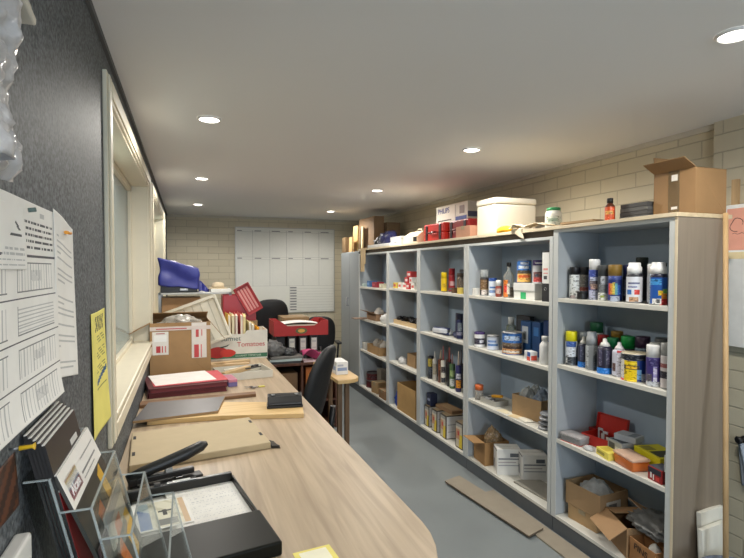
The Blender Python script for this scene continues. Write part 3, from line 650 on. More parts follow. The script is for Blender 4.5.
z = .585
t = bottle('clear jar with an orange screw lid at the left of the third shelf', 2.14, 3.44, z, .032, .115, CLEAR((206, 200, 190), .35), (214, 106, 50), [], neck=.82, shoulder=.62, caph=.3, cat='jar', name='jar')
t = thing('parts_tray', 'shallow grey tray of loose parts with a yellow tool on top', 'tray', (2.175, 3.285, z), R(6))
gt = P((170, 168, 160), .5)
MB().box(-.06, .06, -.09, .09, 0, .003, gt).box(-.06, -.057, -.09, .09, .003, .04, gt).box(.057, .06, -.09, .09, .003, .04, gt).box(-.057, .057, -.09, -.087, .003, .04, gt).box(-.057, .057, .087, .09, .003, .04, gt).build('tray', t)
m = MB(); rr = random.Random(4)
for i in range(16):
    a = Vector((rr.uniform(-.035, .035), rr.uniform(-.065, .065), .008+.002*i)); d = Vector((rr.uniform(-1, 1), rr.uniform(-1, 1), .1)).normalized()*.018
    m.bar(a-d, a+d, .012, .008, P(rr.choice([(120, 122, 124), (70, 70, 74), (196, 196, 196), (140, 110, 60)]), .4))
m.build('loose_parts', t)['kind'] = 'stuff'
m = MB(); m.bar((0, .02, .055), (.01, -.075, .07), .028, .02, P((222, 160, 40), .4)).bar((0, .02, .055), (-.005, .06, .05), .014, .01, STEEL); m.build('yellow_tool', t, bev=.004)
carton('brown carton with a tall plain front holding plastic bags, third shelf', 2.26, 2.9, z, .2, .26, .145, R(10), P((169, 139, 101), .75))
for i, (x, y, s) in enumerate(((2.24, 2.97, .055), (2.28, 2.86, .06), (2.30, 2.95, .05))):
    crumple('plastic_bag', ['crumpled pale plastic bag rising at the left of the brown carton, third shelf', 'crumpled bluish plastic bag at the right of the brown carton, third shelf', 'clear plastic bag at the back of the brown carton, third shelf'][i], 'plastic bag', x, y, z+.006+.004*i, s, s*1.1, .115, CLEAR([(196, 200, 198), (150, 166, 186), (180, 186, 188)][i], .5, .25, .8), .3, 10, i*3.)
for i in range(4):
    crumple('flat_packet', 'flat grey plastic packet, %s of the pile at the right end of the third shelf' % ['lowest', 'second', 'third', 'topmost'][i], 'packet', 2.16, 2.65, z+.0285*i, .07-.004*i, .055, .016, P([(150, 152, 156), (120, 124, 130), (160, 162, 166), (132, 136, 142)][i], .35), .12, 6, i*2., rz=.1*i, sub=3, group='grey packets on the third shelf')
for i in range(4):
    x, y, a = [(2.13, 3.08, .1), (2.15, 3.0, -.5), (2.125, 2.93, .3), (2.135, 2.845, -.2)][i]
    o = MB().box(-.035, .035, -.055, .055, 0, .0012, P([(226, 214, 180), (232, 226, 206), (220, 200, 160), (228, 224, 210)][i], .7)).build('loose_paper'); o.location = (x, y, z+.0002+.0015*i); o.rotation_euler = (0, 0, a)
    tag(o, ['cream paper slip nearest the parts tray on the third shelf', 'white paper slip overlapping the cream slip in front of the carton', 'buff paper slip in front of the brown carton on the third shelf', 'pale paper slip beside the grey packets'][i], 'paper', 'loose slips on the third shelf')

z = .1205
carton('brown carton with one flap up and a clear bag inside, bottom shelf beside white boxes', 2.2, 3.36, z, .2, .19, .175, R(-6), P((164, 126, 81), .75), flaps=(85, None, None, None))
crumple('plastic_bag', 'crumpled amber clear bag spilling out of the brown carton beside the white boxes', 'plastic bag', 2.21, 3.35, z+.02, .075, .075, .15, CLEAR((190, 160, 120), .45, .25, .8), .25, 10, 7.)
def printed_box(label, X, Y, rz, w, d, h):
    mk = [('a', .08, .7, .1, .85, (196, 196, 194)), ('a', .12, .4, .15, .5, (120, 122, 124)), ('a', .1, .9, .9, .95, (90, 92, 96)), ('n', .06, .94, .60, .65, (120, 122, 126)), ('n', .06, .8, .48, .51, (170, 160, 160)), ('n', .06, .94, .36, .39, (150, 152, 156)), ('n', .55, .9, .7, .84, (90, 94, 100)), ('t', .05, .95, .48, .52, (190, 188, 180))]
    return cuboid('printed_box', label, 'box', X, Y, z, w, d, h, rz, (222, 220, 214), mk, group='white printed boxes on the bottom shelf')
printed_box('white printed box at the front of the bottom shelf, left of its twin', 2.185, 3.13, R(-22), .17, .12, .188)
printed_box('white printed box behind and right of its twin on the bottom shelf', 2.29, 2.975, R(-22), .17, .12, .185)
o = MB().box(-.09, .09, -.16, .16, 0, .012, P((150, 146, 136), .7)).build('flat_board'); o.location = (2.22, 2.80, z); o.rotation_euler = (0, 0, .08)
tag(o, 'flat grey panel lying on the bottom shelf right of the white boxes', 'panel')

# ================================================================== MIDDLE UNIT (U3)
z = 1.40
spray('all yellow aerosol can on the top shelf of the middle unit', 2.16, 4.065, z, (238, 206, 24), (236, 200, 20), [B(.3, .6, -40, 50, (214, 176, 30))], .175, .027, .045)
spray('red aerosol can with a silver patch beside the yellow can', 2.205, 4.005, z, (170, 30, 44), (166, 34, 44), [B(.35, .6, -40, 60, (200, 160, 160)), B(.1, .25, -60, 60, (90, 90, 96))], .21, .029, .05)
bottle('brownish clear jar at the back right of the yellow can shelf', 2.22, 3.875, z, .033, .17, CLEAR((150, 130, 110), .45), (96, 84, 74), [], neck=.8, shoulder=.7, caph=.15, cat='jar', name='jar')
bottle('small clear bottle behind the red aerosol', 2.30, 3.99, z, .033, .2, CLEAR((180, 186, 186), .3), (120, 120, 122), [], neck=.6, caph=.1)
cuboid('small_box', 'small yellow box at the right end of the yellow can shelf', 'small box', 2.115, 3.69, z, .04, .05, .05, 0, (220, 196, 96))
cuboid('small_box', 'small dark brown box left of the small yellow box', 'small box', 2.14, 3.83, z, .045, .05, .045, 0, (84, 60, 40), [('a', .2, .8, .3, .7, (120, 86, 50))])
z = 1.015
t = thing('plastic_roll', 'rolled white and navy plastic sheet lying on the second shelf of the middle unit', 'roll', (2.16, 4.1, z), 0)
m = MB(); m.lathe([(.012, -.13), (.032, -.13), (.032, .13), (.012, .13)], lambda i, j: P((50, 58, 96), .4) if j in (4, 5, 6, 7, 8, 14, 15, 16, 17) else P((206, 210, 216), .4), 24, M=Matrix.Translation((0, 0, .0325)) @ Matrix.Rotation(R(87), 4, 'X'), caps=(False, False)); m.build('sheet', t, solid=.002)
crumple('navy_bag', 'navy folded plastic bag right of the white roll', 'plastic bag', 2.2, 3.86, z, .05, .07, .035, P((44, 50, 84), .35), .3, 9, 4., sub=3)
spray('tall dark blue can with pale band on the second shelf of the middle unit', 2.15, 3.765, z, (34, 36, 60), (38, 44, 84), [B(.4, .8, -40, 40, (110, 120, 130)), B(.2, .35, -60, 60, (150, 150, 170))], .215, .029, .04)
spray('slender dark blue can behind the tall can with pale band', 2.19, 3.87, z, (60, 62, 80), (44, 46, 74), [], .21, .02, .05)
z = .575; G = 'sealant cartridges on the third shelf of the middle unit'
def cartridge(label, X, Y, body, nozzle, blocks=(), h=.215, noz=.11, r=.024):
    t = thing('sealant_cartridge', label, 'cartridge', (X, Y, z), 0, G)
    m = MB(); labelled(m, [(r*.9, 0), (r, .002), (r, h-.004), (r*.9, h), (r*.4, h+.004)], X, Y, P(body, .4), [B(b[0]*h, b[1]*h, b[2], b[3], b[4]) for b in blocks]); m.build('tube', t)
    if noz: MB().lathe([(r*.42, h+.0042), (r*.38, h+.02), (.004, h+noz), (.003, h+noz+.001)], P(nozzle, .4), 14).build('nozzle', t)
cartridge('dark can like cartridge with a yellow label at the left end of the cartridge row', 2.15, 4.305, (44, 48, 56), (40, 42, 48), [B(.55, .9, -70, 70, (180, 160, 70)), B(.2, .5, -70, 70, (60, 66, 76))], .21, 0, .028)
cartridge('slim white cartridge second from the left in the row', 2.14, 4.20, (190, 186, 176), (190, 186, 176), [B(.3, .8, -50, 60, (150, 140, 120))], .2, .07, .021)
cartridge('brown cartridge with a pale nozzle third in the row', 2.16, 4.125, (110, 66, 50), (196, 176, 150), [B(.55, .8, -50, 60, (150, 90, 60))], .21, .08)
cartridge('white cartridge with a long reddish nozzle in the middle of the row', 2.14, 4.035, (214, 206, 190), (150, 84, 80), [B(.1, .3, -60, 60, (40, 40, 44)), B(.5, .75, -60, 60, (60, 50, 46))], .215, .13, .022)
cartridge('black cartridge with a reddish nozzle right of the white one', 2.16, 3.955, (36, 36, 40), (140, 70, 66), [], .21, .13)
cartridge('cartridge with a green and white label right of the black one', 2.145, 3.88, (80, 110, 70), (150, 120, 120), [B(.5, .75, -60, 60, (160, 180, 120)), B(.1, .4, -60, 60, (206, 210, 206))], .21, .09)
cartridge('dark cartridge with a grey nozzle behind the green labelled one', 2.22, 3.86, (50, 48, 56), (120, 116, 120), [], .21, .12)
cartridge('navy and orange cartridge with a long cream nozzle near the right of the row', 2.135, 3.755, (50, 48, 96), (206, 190, 170), [B(.15, .45, -60, 60, (226, 150, 50)), B(.5, .7, -60, 60, (206, 206, 214))], .22, .12)
cartridge('navy cartridge at the right end of the row', 2.165, 3.68, (40, 44, 84), (70, 70, 90), [B(.4, .7, -60, 60, (90, 96, 130))], .2, .06)
cartridge('brown cartridge at the back left of the row', 2.23, 4.10, (90, 60, 50), (110, 70, 66), [], .21, .12)
z = .1205; G = 'yellow and white picture cans boxes on the bottom shelf of the middle unit'
def picbox(label, X, Y, w, d, h, rz=0.):
    cuboid('product_box', label, 'box', X, Y, z, w, d, h, rz, (70, 60, 50), [('a', .08, .92, .05, .95, (206, 196, 176)), ('a', .5, .92, .05, .55, (226, 200, 60)), ('a', .08, .6, .35, .75, (196, 150, 120)), ('a', .3, .55, .5, .66, (190, 70, 60)), ('a', .08, .92, .84, .95, (160, 160, 156)), ('n', .05, .95, .04, .96, (222, 218, 214)), ('n', .1, .5, .3, .33, (160, 160, 160)), ('n', .1, .9, .6, .63, (150, 150, 152)), ('t', .05, .95, .05, .95, (170, 150, 120))], group=G)
picbox('picture box with a yellow corner at the left end of the middle bottom shelf', 2.19, 4.315, .15, .085, .195)
picbox('picture box with a yellow corner second from the left on the middle bottom shelf', 2.19, 4.15, .16, .10, .20)
picbox('picture box showing its large white side in the middle bottom shelf', 2.19, 3.965, .17, .12, .205, R(-4))
picbox('picture box with a yellow corner at the right end of the middle bottom shelf', 2.18, 3.68, .16, .12, .215)
cuboid('flat_box', 'brown flat carton lying across the picture boxes', 'box', 2.22, 4.07, z+.2065, .12, .28, .03, R(3), (150, 120, 90), [('t', .1, .9, .1, .9, (176, 146, 110))])
cuboid('flat_box', 'dark navy box standing on the leftmost picture box', 'box', 2.17, 4.315, z+.1955, .07, .085, .115, 0, (34, 40, 66), [('a', .2, .8, .4, .6, (150, 156, 180))])
cuboid('dark_box', 'black box pushed to the back behind the picture boxes', 'box', 2.335, 3.75, z, .08, .2, .24, 0, (38, 38, 42))

# ================================================================== FOURTH UNIT (U2)
z = 1.40; G = 'little red and white boxes on the top shelf'
rr = random.Random(11)
for i, (x, y, zz, c, lab) in enumerate((
        (2.13, 5.06, 0, (220, 190, 80), 'small yellow carton at the left of the red and white box heap'), (2.14, 4.95, 0, (226, 222, 214), 'white small carton right of the yellow one in the heap'),
        (2.15, 4.85, 0, (222, 220, 214), 'white small carton in the middle of the heap'), (2.14, 4.74, 0, (190, 50, 54), 'red small carton low in the heap'),
        (2.14, 4.62, 0, (226, 224, 216), 'white small carton low at the right of the heap'), (2.15, 4.80, .0605, (186, 44, 50), 'red small carton on top of the heap'),
        (2.15, 4.69, .0605, (226, 222, 218), 'white small carton upper right of the heap'), (2.24, 4.76, 0, (214, 206, 200), 'white small carton at the back of the heap'),
        (2.24, 4.88, 0, (200, 120, 116), 'pale red small carton at the back of the heap'), (2.15, 4.74, .1205, (190, 60, 60), 'red small carton balanced highest on the heap'))):
    cuboid('small_carton', lab, 'small box', x, y, z+zz, .07, .085, .06, R(rr.uniform(-8, 8)), c, [('a', .2, .8, .3, .7, (206, 90, 86) if c[0] > 200 else (226, 214, 210))], group=G)
z = 1.015
t = thing('parts_tray', 'cardboard tray of black plastic caps on the second shelf of the fourth unit', 'tray', (2.21, 4.86, z), 0)
MB().box(-.09, .09, -.29, .29, 0, .004, KRAFT_L).box(-.09, -.086, -.29, .29, .004, .045, KRAFT_L).box(.086, .09, -.29, .29, .004, .045, KRAFT_L).box(-.086, .086, -.29, -.286, .004, .045, KRAFT_L).box(-.086, .086, .286, .29, .004, .045, KRAFT_L).build('tray', t)
m = MB()
for i in range(44):
    x, y = rr.uniform(-.055, .055), rr.uniform(-.25, .25); q = rr.uniform(0, PI)
    M = Matrix.Translation((x, y, .028+.03*rr.random())) @ Matrix.Rotation(q, 4, 'Z') @ Matrix.Rotation(rr.uniform(0, 1.4), 4, 'X')
    m.lathe([(.021, 0), (.021, .02), (.015, .022)], BLACK, 10, M=M)
m.build('plastic_caps', t)['kind'] = 'stuff'
z = .60
carton('small open brown carton on the third shelf of the fourth unit', 2.235, 4.76, z, .16, .2, .13, 0, P((173, 141, 101), .75))
crumple('plastic_bag', 'white plastic bag left of the small open carton on the third shelf', 'plastic bag', 2.15, 4.96, z, .045, .06, .045, P((206, 206, 204), .4), .35, 10, 6., sub=3)
z = .1205
crumple('plastic_bag', 'blue plastic bag beside the big open carton', 'plastic bag', 2.17, 5.085, z, .055, .06, .10, P((34, 66, 150), .35, bump=.4, bscale=20), .25, 9, 8.)
carton('big open brown carton filling the bottom shelf of the fourth unit', 2.225, 4.745, z, .27, .46, .285, 0, P((181, 145, 92), .75))

# ================================================================== FARTHEST UNIT (U1)
z = 1.385
for x, y, c, l, w, h in ((2.16, 5.95, (70, 110, 160), 'small blue plastic box on the top shelf of the farthest unit', .13, .075), (2.15, 5.72, (150, 40, 54), 'small dark red box on the top shelf of the farthest unit', .17, .065),
                         (2.15, 5.50, (200, 196, 170), 'small pale box at the right of the farthest top shelf', .12, .05), (2.14, 6.1, (170, 186, 180), 'small pale green box at the left of the farthest top shelf', .1, .04)):
    cuboid('small_box', l, 'small box', x, y, z, .09, w, h, 0, c, [('a', .1, .6, .3, .7, tuple(min(255, v+40) for v in c))])
z = .98
carton('open brown carton on the second shelf of the farthest unit', 2.22, 5.86, z, .2, .34, .085, 0, P((148, 116, 88), .75), flaps=(70, None, None, None))
crumple('white_wrap', 'white packing wrap in the open carton of the farthest unit', 'packing wrap', 2.22, 5.85, z+.006, .06, .09, .09, P((220, 214, 206), .6), .3, 9, 2., sub=3)
crumple('white_wrap', 'white packing wrap hanging at the right end of the farthest second shelf', 'packing wrap', 2.15, 5.47, z, .055, .085, .07, P((216, 216, 212), .6), .3, 9, 12., sub=3)
o = MB().box(-.09, .09, -.07, .07, 0, .01, P((138, 114, 95), .7)).build('thin_board'); o.location = (2.045, 6.08, z+.001); tag(o, 'thin brown board sticking out of the farthest second shelf', 'board')
z = .585
carton('low brown carton of wrapped bits on the third shelf of the farthest unit', 2.2, 5.75, z, .2, .42, .10, 0, P((169, 135, 92), .75))
m = [crumple('wrapped_bundle', 'pale wrapped bundle in the low carton, %s' % w, 'bundle', 2.2, y, z+.006, .06, .06, .10, P(c, .5), .3, 9, y, sub=3, group='bundles in the low carton') for y, c, w in ((5.87, (170, 162, 150), 'left one'), (5.73, (150, 140, 126), 'middle one'), (5.62, (190, 186, 176), 'right one'))]
cuboid('small_box', 'white small box at the left end of the third shelf in the farthest unit', 'small box', 2.14, 6.1, z, .08, .1, .09, 0, (206, 204, 196))
z = .1205
tin('dark red tin, lower of the two stacked on the farthest bottom shelf', 2.2, 6.02, z, .09, .09, (84, 34, 36), [], (60, 40, 40), name='round_tin')
tin('dark red tin, upper of the two stacked on the farthest bottom shelf', 2.2, 6.02, z+.094, .09, .09, (92, 36, 38), [B(.3, .7, -180, 180, (70, 28, 32))], (60, 40, 40), name='round_tin')
carton('small closed brown carton at the front of the farthest bottom shelf', 2.17, 5.71, z, .15, .14, .13, R(10), KRAFT, closed=True)
carton('little brown carton at the right end of the farthest bottom shelf', 2.15, 5.42, z, .13, .19, .10, 0, P((158, 122, 86), .75), closed=True)
cuboid('dark_box', 'dark box at the back of the farthest bottom shelf', 'box', 2.3, 5.55, z, .12, .3, .22, 0, (58, 50, 44))
cuboid('flat_box', 'pale flat box behind the small closed carton', 'box', 2.28, 5.84, z, .14, .14, .25, 0, (128, 122, 110))

# ================================================================== ON TOP OF THE SHELVING
z = TOP+.0003
t = carton('big open brown carton with raised flaps at the near end on top of the shelving', 2.30, 1.818, z, .20, .225, .215, 0, P((144, 112, 75), .7), flaps=(62, None, None, 4), flen=.085)
tp = CLEAR((206, 176, 136), .2, .12, .4)
MB().box(-.101, -.1001, -.03, .03, .0, .215, tp).build('packing_tape', t)
m = MB()
for q in ((.165, .195), (.03, .042)): m.box(-.1018, -.101, -.02, .012, q[0], q[1], P((226, 222, 214), .3))
m.build('tape_scrap', t)
t = thing('floor_tiles', 'stack of dark grey tiles next to the big open carton on top', 'tiles', (2.265, 2.03, z), 0)
for i in range(4): MB().box(-.09, .09, -.092+.002*i, .09-.002*i, .0215*i, .0215*i+.0205, P([(82, 82, 80), (70, 70, 70), (86, 86, 84), (66, 66, 66)][i], .6)).build('tile', t, bev=.002)
t = bottle('small amber bottle with a dark cap and orange red label on top of the shelving', 2.15, 2.16, z, .026, .125, (92, 44, 22), (34, 30, 28), [B(.05, .62, -100, 60, (206, 84, 40)), B(.3, .45, -60, 40, (226, 170, 90))], neck=.5, shoulder=.62, caph=.18)
for i, (x, y, w, a) in enumerate(((2.25, 2.43, .17, 0), (2.235, 2.40, .12, .1))):
    o = MB().box(-.11, .11, -w, w, 0, .012, P([(190, 160, 116), (168, 140, 104)][i], .75)).build('cardboard_sheet'); o.location = (x, y, z+.0125*i); o.rotation_euler = (0, 0, a)
    tag(o, ['flat cardboard sheet lying lowest on top left of the amber bottle', 'small flat cardboard sheet lying on the larger one'][i], 'cardboard', 'flat cardboard on the shelf top')
t = thing('pill_tub', 'white plastic tub with a green lid on top of the shelving', 'tub', (2.24, 2.72, z), 0)
m = MB(); labelled(m, [(.05, 0), (.053, .004), (.053, .10), (.045, .118), (.04, .122)], 2.24, 2.72, P((226, 224, 212), .4), [B(.02, .085, -70, 60, (206, 210, 196)), B(.05, .07, -40, 30, (150, 170, 150))]); m.build('body', t)
MB().lathe([(.043, .1222), (.043, .138), (.040, .141)], P((48, 140, 84), .4), 28).build('lid', t)
# white foam box
t = thing('foam_box', 'large white polystyrene box standing on top of the shelving', 'foam box', (2.305, 3.34, z), R(0))
fm = P((224, 217, 200), .8, var=.015, bump=.12, bscale=180)
MB().prism([(-.18, -.13), (.18, -.13), (.18, .13), (-.18, .13)], 0, .225, fm).build('tub', t, bev=.016, seg=3)
MB().prism([(-.184, -.134), (.184, -.134), (.184, .134), (-.184, .134)], .2255, .274, fm).build('lid', t, bev=.016, seg=3)
def cloth(name, label, cat, path, w, m_, seed, thick=.003):
    """a strip of cloth: path = points along it"""
    pts = [Vector(p) for p in path]; n = len(pts)-1
    def pos(u, v):
        k = min(int(u*n), n-1); f = u*n-k; f = f*f*(3-2*f)
        p = pts[k].lerp(pts[k+1], f); d = (pts[k+1]-pts[k]); s = Vector((0, 0, 1)).cross(d).normalized() if abs(d.z) < d.length*.95 else Vector((1, 0, 0))
        q = p+s*(v-.5)*w*(1+.3*nz(u*3, seed, 0)); q.z += .012*nz(u*7+seed, v*5, seed)+.008; return q
    o = MB().sheet(28, 12, pos, m_).build(name, solid=thick); return tag(o, label, cat)
o = MB(); blob(o, (0, 0, 0), .03, .085, .028, P((232, 178, 30), .7), .2, 9, 3, True, 2.); o = o.build('yellow_cloth'); o.location = (2.092, 3.045, z+.001); mn = min(v.co.z for v in o.data.vertices); o.data.transform(Matrix.Translation((0, 0, -mn)))
tag(o, 'bunched yellow cloth in front of the white foam box', 'cloth')
o = cloth('white_cloth', 'crumpled cream cloth lying over the edge of the shelf top beside the white tub', 'cloth', [(2.12, 2.60, z+.01), (2.11, 2.70, z+.028), (2.10, 2.80, z+.012), (2.085, 2.88, z+.03), (2.085, 2.93, z+.012)], .085, P((222, 206, 176), .8), 3.)
o = MB().sheet(10, 10, lambda u, v: Vector((2.064-.004*math.sin(u*6), 2.80+.12*u+.01*math.sin(v*5), TOP+.012-(.075-.05*u)*v)), P((222, 206, 176), .8)).build('cloth_corner', solid=.002)
mw = o.matrix_world.copy(); o.parent = bpy.data.objects['white_cloth']
# red tool cases, brown carton and lamp box
def toolcase(label, X, Y, rz, w, d, h, col):
    t = thing('tool_case', label, 'tool case', (X, Y, z), rz, 'red tool cases on the shelf top')
    c = P(col, .4); k = P((44, 30, 34), .4)
    MB().box(-w/2, w/2, -d/2, d/2, 0, h*.48, c).build('lower_shell', t, bev=.012, seg=3)
    MB().box(-w/2, w/2, -d/2, d/2, h*.485, h, c).build('lid', t, bev=.012, seg=3)
    for y in (-d*.34, d*.34): MB().box(-w/2-.008, -w/2+.002, y-.018, y+.018, h*.1, h*.92, k).build('latch', t, bev=.003)
    MB().tube([(-w/2-.002, -d*.17, h*.5), (-w/2-.022, -d*.15, h*.5), (-w/2-.022, d*.15, h*.5), (-w/2-.002, d*.17, h*.5)], .010, P((110, 24, 26), .4)).build('handle', t)
    return t
toolcase('bright red tool case with black latches, farther from the viewer', 2.27, 4.28, 0, .22, .40, .168, (196, 46, 36))
toolcase('darker red tool case next to the foam box end, nearer to the viewer', 2.30, 3.87, 0, .22, .34, .168, (140, 32, 32))
carton('small closed light brown carton in front of the darker red tool case', 2.13, 3.62, z, .08, .22, .09, 0, P((183, 135, 108), .75), closed=True)
t = cuboid('lamp_carton', 'white lamp carton with blue brand lettering standing behind the red tool cases', 'cardboard box', 2.43+.05, 4.43, z, .10, .62, .375, 0, (222, 218, 206), [('a', .05, .5, .6, .63, (66, 62, 58)), ('a', .05, .065, .2, .6, (66, 62, 58)), ('a', .07, .49, .2, .58, (216, 206, 198)), ('a', .1, .42, .2, .5, (200, 170, 166)), ('a', .62, .97, .52, .66, (58, 78, 150)), ('a', .62, .64, .52, .97, (180, 176, 168)), ('a', .76, .9, .72, .92, (150, 140, 134)), ('a', 0, .02, 0, 1, (236, 234, 226)), ('n', 0, 1, .62, .75, (90, 92, 120))])
text('brand_lettering', 'PHILIPS', .075, frame((-.0518, .155, .325), (0, -1, 0), (0, 0, 1)), P((52, 66, 140), .5), t)
# the wider rear board that carries the tall things
m = MB().box(SB+.031, XR-.045, 2.2, 6.9, 1.84, TOP, WOOD((176, 158, 128), (196, 178, 148), 'Y', .5)); o = m.build('rear_board'); tag(o, 'rear timber board closing the gap between the shelf tops and the block wall', 'board')
t = thing('label_printer', 'cream desktop machine with a dark slot on top of the shelving', 'machine', (2.21, 4.72, z), 0)
MB().prism([(-.09, 0), (.1, 0), (.1, .12), (-.02, .125), (-.09, .075)], -.17, .17, P((226, 212, 182), .5), frame((0, 0, 0), (1, 0, 0), (0, 0, 1))).build('housing', t, bev=.008)
MB().box(-.0925, -.0885, -.16, -.08, .02, .065, BLACK).build('slot', t)
MB().tube([(-.0, -.1, .124), (-.0, -.09, .145), (-.0, .0, .145), (-.0, .01, .124)], .008, P((196, 182, 154), .5)).build('handle', t)
t = cuboid('white_case', 'white plastic box with a grey lid beside the cream machine on top', 'box', 2.24, 5.17, z, .18, .30, .10, 0, (222, 222, 222), [('a', .1, .6, .3, .45, (150, 152, 156))], lid=((206, 208, 208), .03))
crumple('navy_bag', 'navy and white plastic bag heaped on top of the shelving', 'plastic bag', 2.21, 5.52, z, .09, .20, .12, P((40, 42, 78), .3, bump=.4, bscale=14), .28, 9, 3.)
o = MB().box(-.05, .05, -.36, .36, 0, .032, P((222, 222, 218), .5)).build('long_foam_sheet', bev=.004); o.location = (2.118, 5.60-.07, z); tag(o, 'long flat white panel at the front edge of the shelf top', 'panel'); o.location.y = 5.74
crumple('dark_bag', 'black bundled bag at the left of the navy bag on top', 'bag', 2.29, 5.97, z, .09, .13, .10, P((40, 42, 46), .45), .25, 9, 13.)
carton('tall brown carton standing highest, on the grey cupboard', 2.37, 6.575, 1.8403, .14, .62, .46, 0, P((138, 112, 84), .75), closed=True, tape=False)
carton('brown carton right of the tall carton at the back of the shelf top', 2.55, 6.45, z, .18, .5, .36, 0, P((128, 108, 84), .75), closed=True)
def leaning(label, x, y, w, h, t_, lean, col, rz=0., zz=None):
    o = MB().box(-t_/2, t_/2, -w/2, w/2, 0, h, P(col, .75)).build('cardboard_sheet'); o.location = (x, y, (zz or z)+.002); o.rotation_euler = (0, R(lean), rz); return tag(o, label, 'cardboard', 'upright cardboard on the shelf top')
zc = 1.8403
leaning('upright golden cardboard sheet on the grey cupboard, tallest of the sheets', 2.19, 6.72, .20, .36, .02, 3, (178, 146, 96), zz=zc)
leaning('cream cardboard sheet upright in front of the tall carton', 2.235, 6.56, .06, .34, .02, 2, (226, 206, 160), zz=zc)
leaning('brown cardboard sheet upright on the grey cupboard, left of the golden one', 2.26, 6.97, .10, .29, .02, 5, (170, 130, 80), zz=zc)
leaning('short golden cardboard sheet at the front edge of the grey cupboard top', 2.12, 6.70, .14, .20, .015, 3, (188, 154, 104), zz=zc)
carton('small brown carton at the left corner on top of the grey cupboard', 2.15, 6.935, zc, .12, .16, .21, 0, P((118, 95, 66), .75), closed=True, tape=False)
o = MB().box(-.004, .004, -.085, .085, -.19, .0, KRAFT_L).box(-.004, .004, -.045, .085, -.285, -.19, KRAFT_L).box(-.004, .16, -.085, .085, 0, .006, KRAFT_L).build('cardboard_strip'); o.location = (2.058, 6.0, TOP+.001)
tag(o, 'tan cardboard strip hanging down over the front of the shelf top at the far end', 'cardboard')
bpy.data.objects['long_foam_sheet'].location.y = 5.50

# ================================================================== DESK
DZ = .80
t = thing('desk', 'long pale oak desk with a rounded near corner along the left wall', 'desk', (0, 0, 0))
oak = WOOD((161, 141, 116), (189, 169, 142), 'Y', .42, 16, 2.0)
ol = [(XL+.002, 1.0), (.24, 1.0)]+[(.245+.45*math.cos(a), 1.45+.45*math.sin(a)) for a in [R(-90+9*i) for i in range(1, 11)]]+[(.662, 5.0), (XL+.002, 5.0)]
MB().prism(ol, DZ-.032, DZ, oak, mside=P((214, 190, 152), .5)).build('desktop', t, bev=.0015)
dg = P((150, 130, 104), .6)
MB().box(XL+.03, .60, 4.93, 4.96, 0, DZ-.033, dg).build('side_panel', t); MB().box(XL+.03, .45, 1.12, 1.15, 0, DZ-.033, dg).build('side_panel', t)
MB().box(XL+.03, XL+.05, 1.15, 4.93, .25, DZ-.033, dg).build('back_panel', t)
D = DZ+.0004

# leaflet holder, against the left wall and leaning back
LX = math.tan(R(13))
t = thing('leaflet_holder', 'clear acrylic tiered leaflet holder standing on the desk against the left wall', 'leaflet holder', (-.012, 1.0, D-.0))
ac = ACRYLIC(1.2)
edge = CLEAR((214, 222, 222), .3, .1)
tiers = [(-.215, 1.24-D), (-.152, 1.18-D), (-.089, 1.122-D), (-.026, 1.064-D)]
def xt(x, zt, q): return x+(zt-q)*LX
back = (-.252, 1.24-D)
for i, (x, zt) in enumerate(tiers):
    bx, bz = back if i == 0 else tiers[i-1]
    zb = max(.005, zt-.24)
    m = MB(); th = .003
    for (y0, y1) in ((0, .305),):
        m.prism([(xt(x, zt, zb), zb), (xt(x, zt, zt), zt), (xt(x, zt, zt)+th, zt), (xt(x, zt, zb)+th, zb)], -y1, -y0, ac, frame((0, 0, 0), (1, 0, 0), (0, 0, 1)))
    # top rim of the front sheet
    m.box(xt(x, zt, zt)-.0004, xt(x, zt, zt)+th+.0004, 0, .305, zt-.002, zt+.0006, edge)
    for y in (0, .302):
        m.prism([(xt(bx, bz, zb), zb), (xt(bx, bz, zt), zt), (xt(x, zt, zt), zt), (xt(x, zt, zb), zb)], -y-.003, -y, ac, frame((0, 0, 0), (1, 0, 0), (0, 0, 1)))
        m.box(xt(bx, bz, zt), xt(x, zt, zt), y-.0003, y+.0033, zt-.0018, zt+.0008, edge)
        m.bar((xt(x, zt, zb)+.0015, y+.0015, zb), (xt(x, zt, zt)+.0015, y+.0015, zt), .0036, .0036, edge)
    m.build('pocket', t, weld=False)
bx, bz = back; zb = .2
MB().prism([(xt(bx, bz, zb)-.003, zb), (bx-.003, bz), (bx, bz), (xt(bx, bz, zb), zb)], -.305, 0, ac, frame((0, 0, 0), (1, 0, 0), (0, 0, 1))).build('back_sheet', t, weld=False)
m = MB()
for i, (x, zt) in enumerate(tiers):
    bx, bz = back if i == 0 else tiers[i-1]; zb = max(.005, zt-.24)
    m.box(xt(bx, bz, zb), xt(x, zt, zb), .003, .302, zb-.003, zb, ac)
for y in (.0, .302): m.prism([(-.20, 0), (xt(*tiers[3], 0.005), 0), (xt(*tiers[3], .02), .02), (xt(*tiers[0], .2), .2), (-.20, .2)], -y-.003, -y, ac, frame((0, 0, 0), (1, 0, 0), (0, 0, 1)))
m.build('base', t, weld=False)
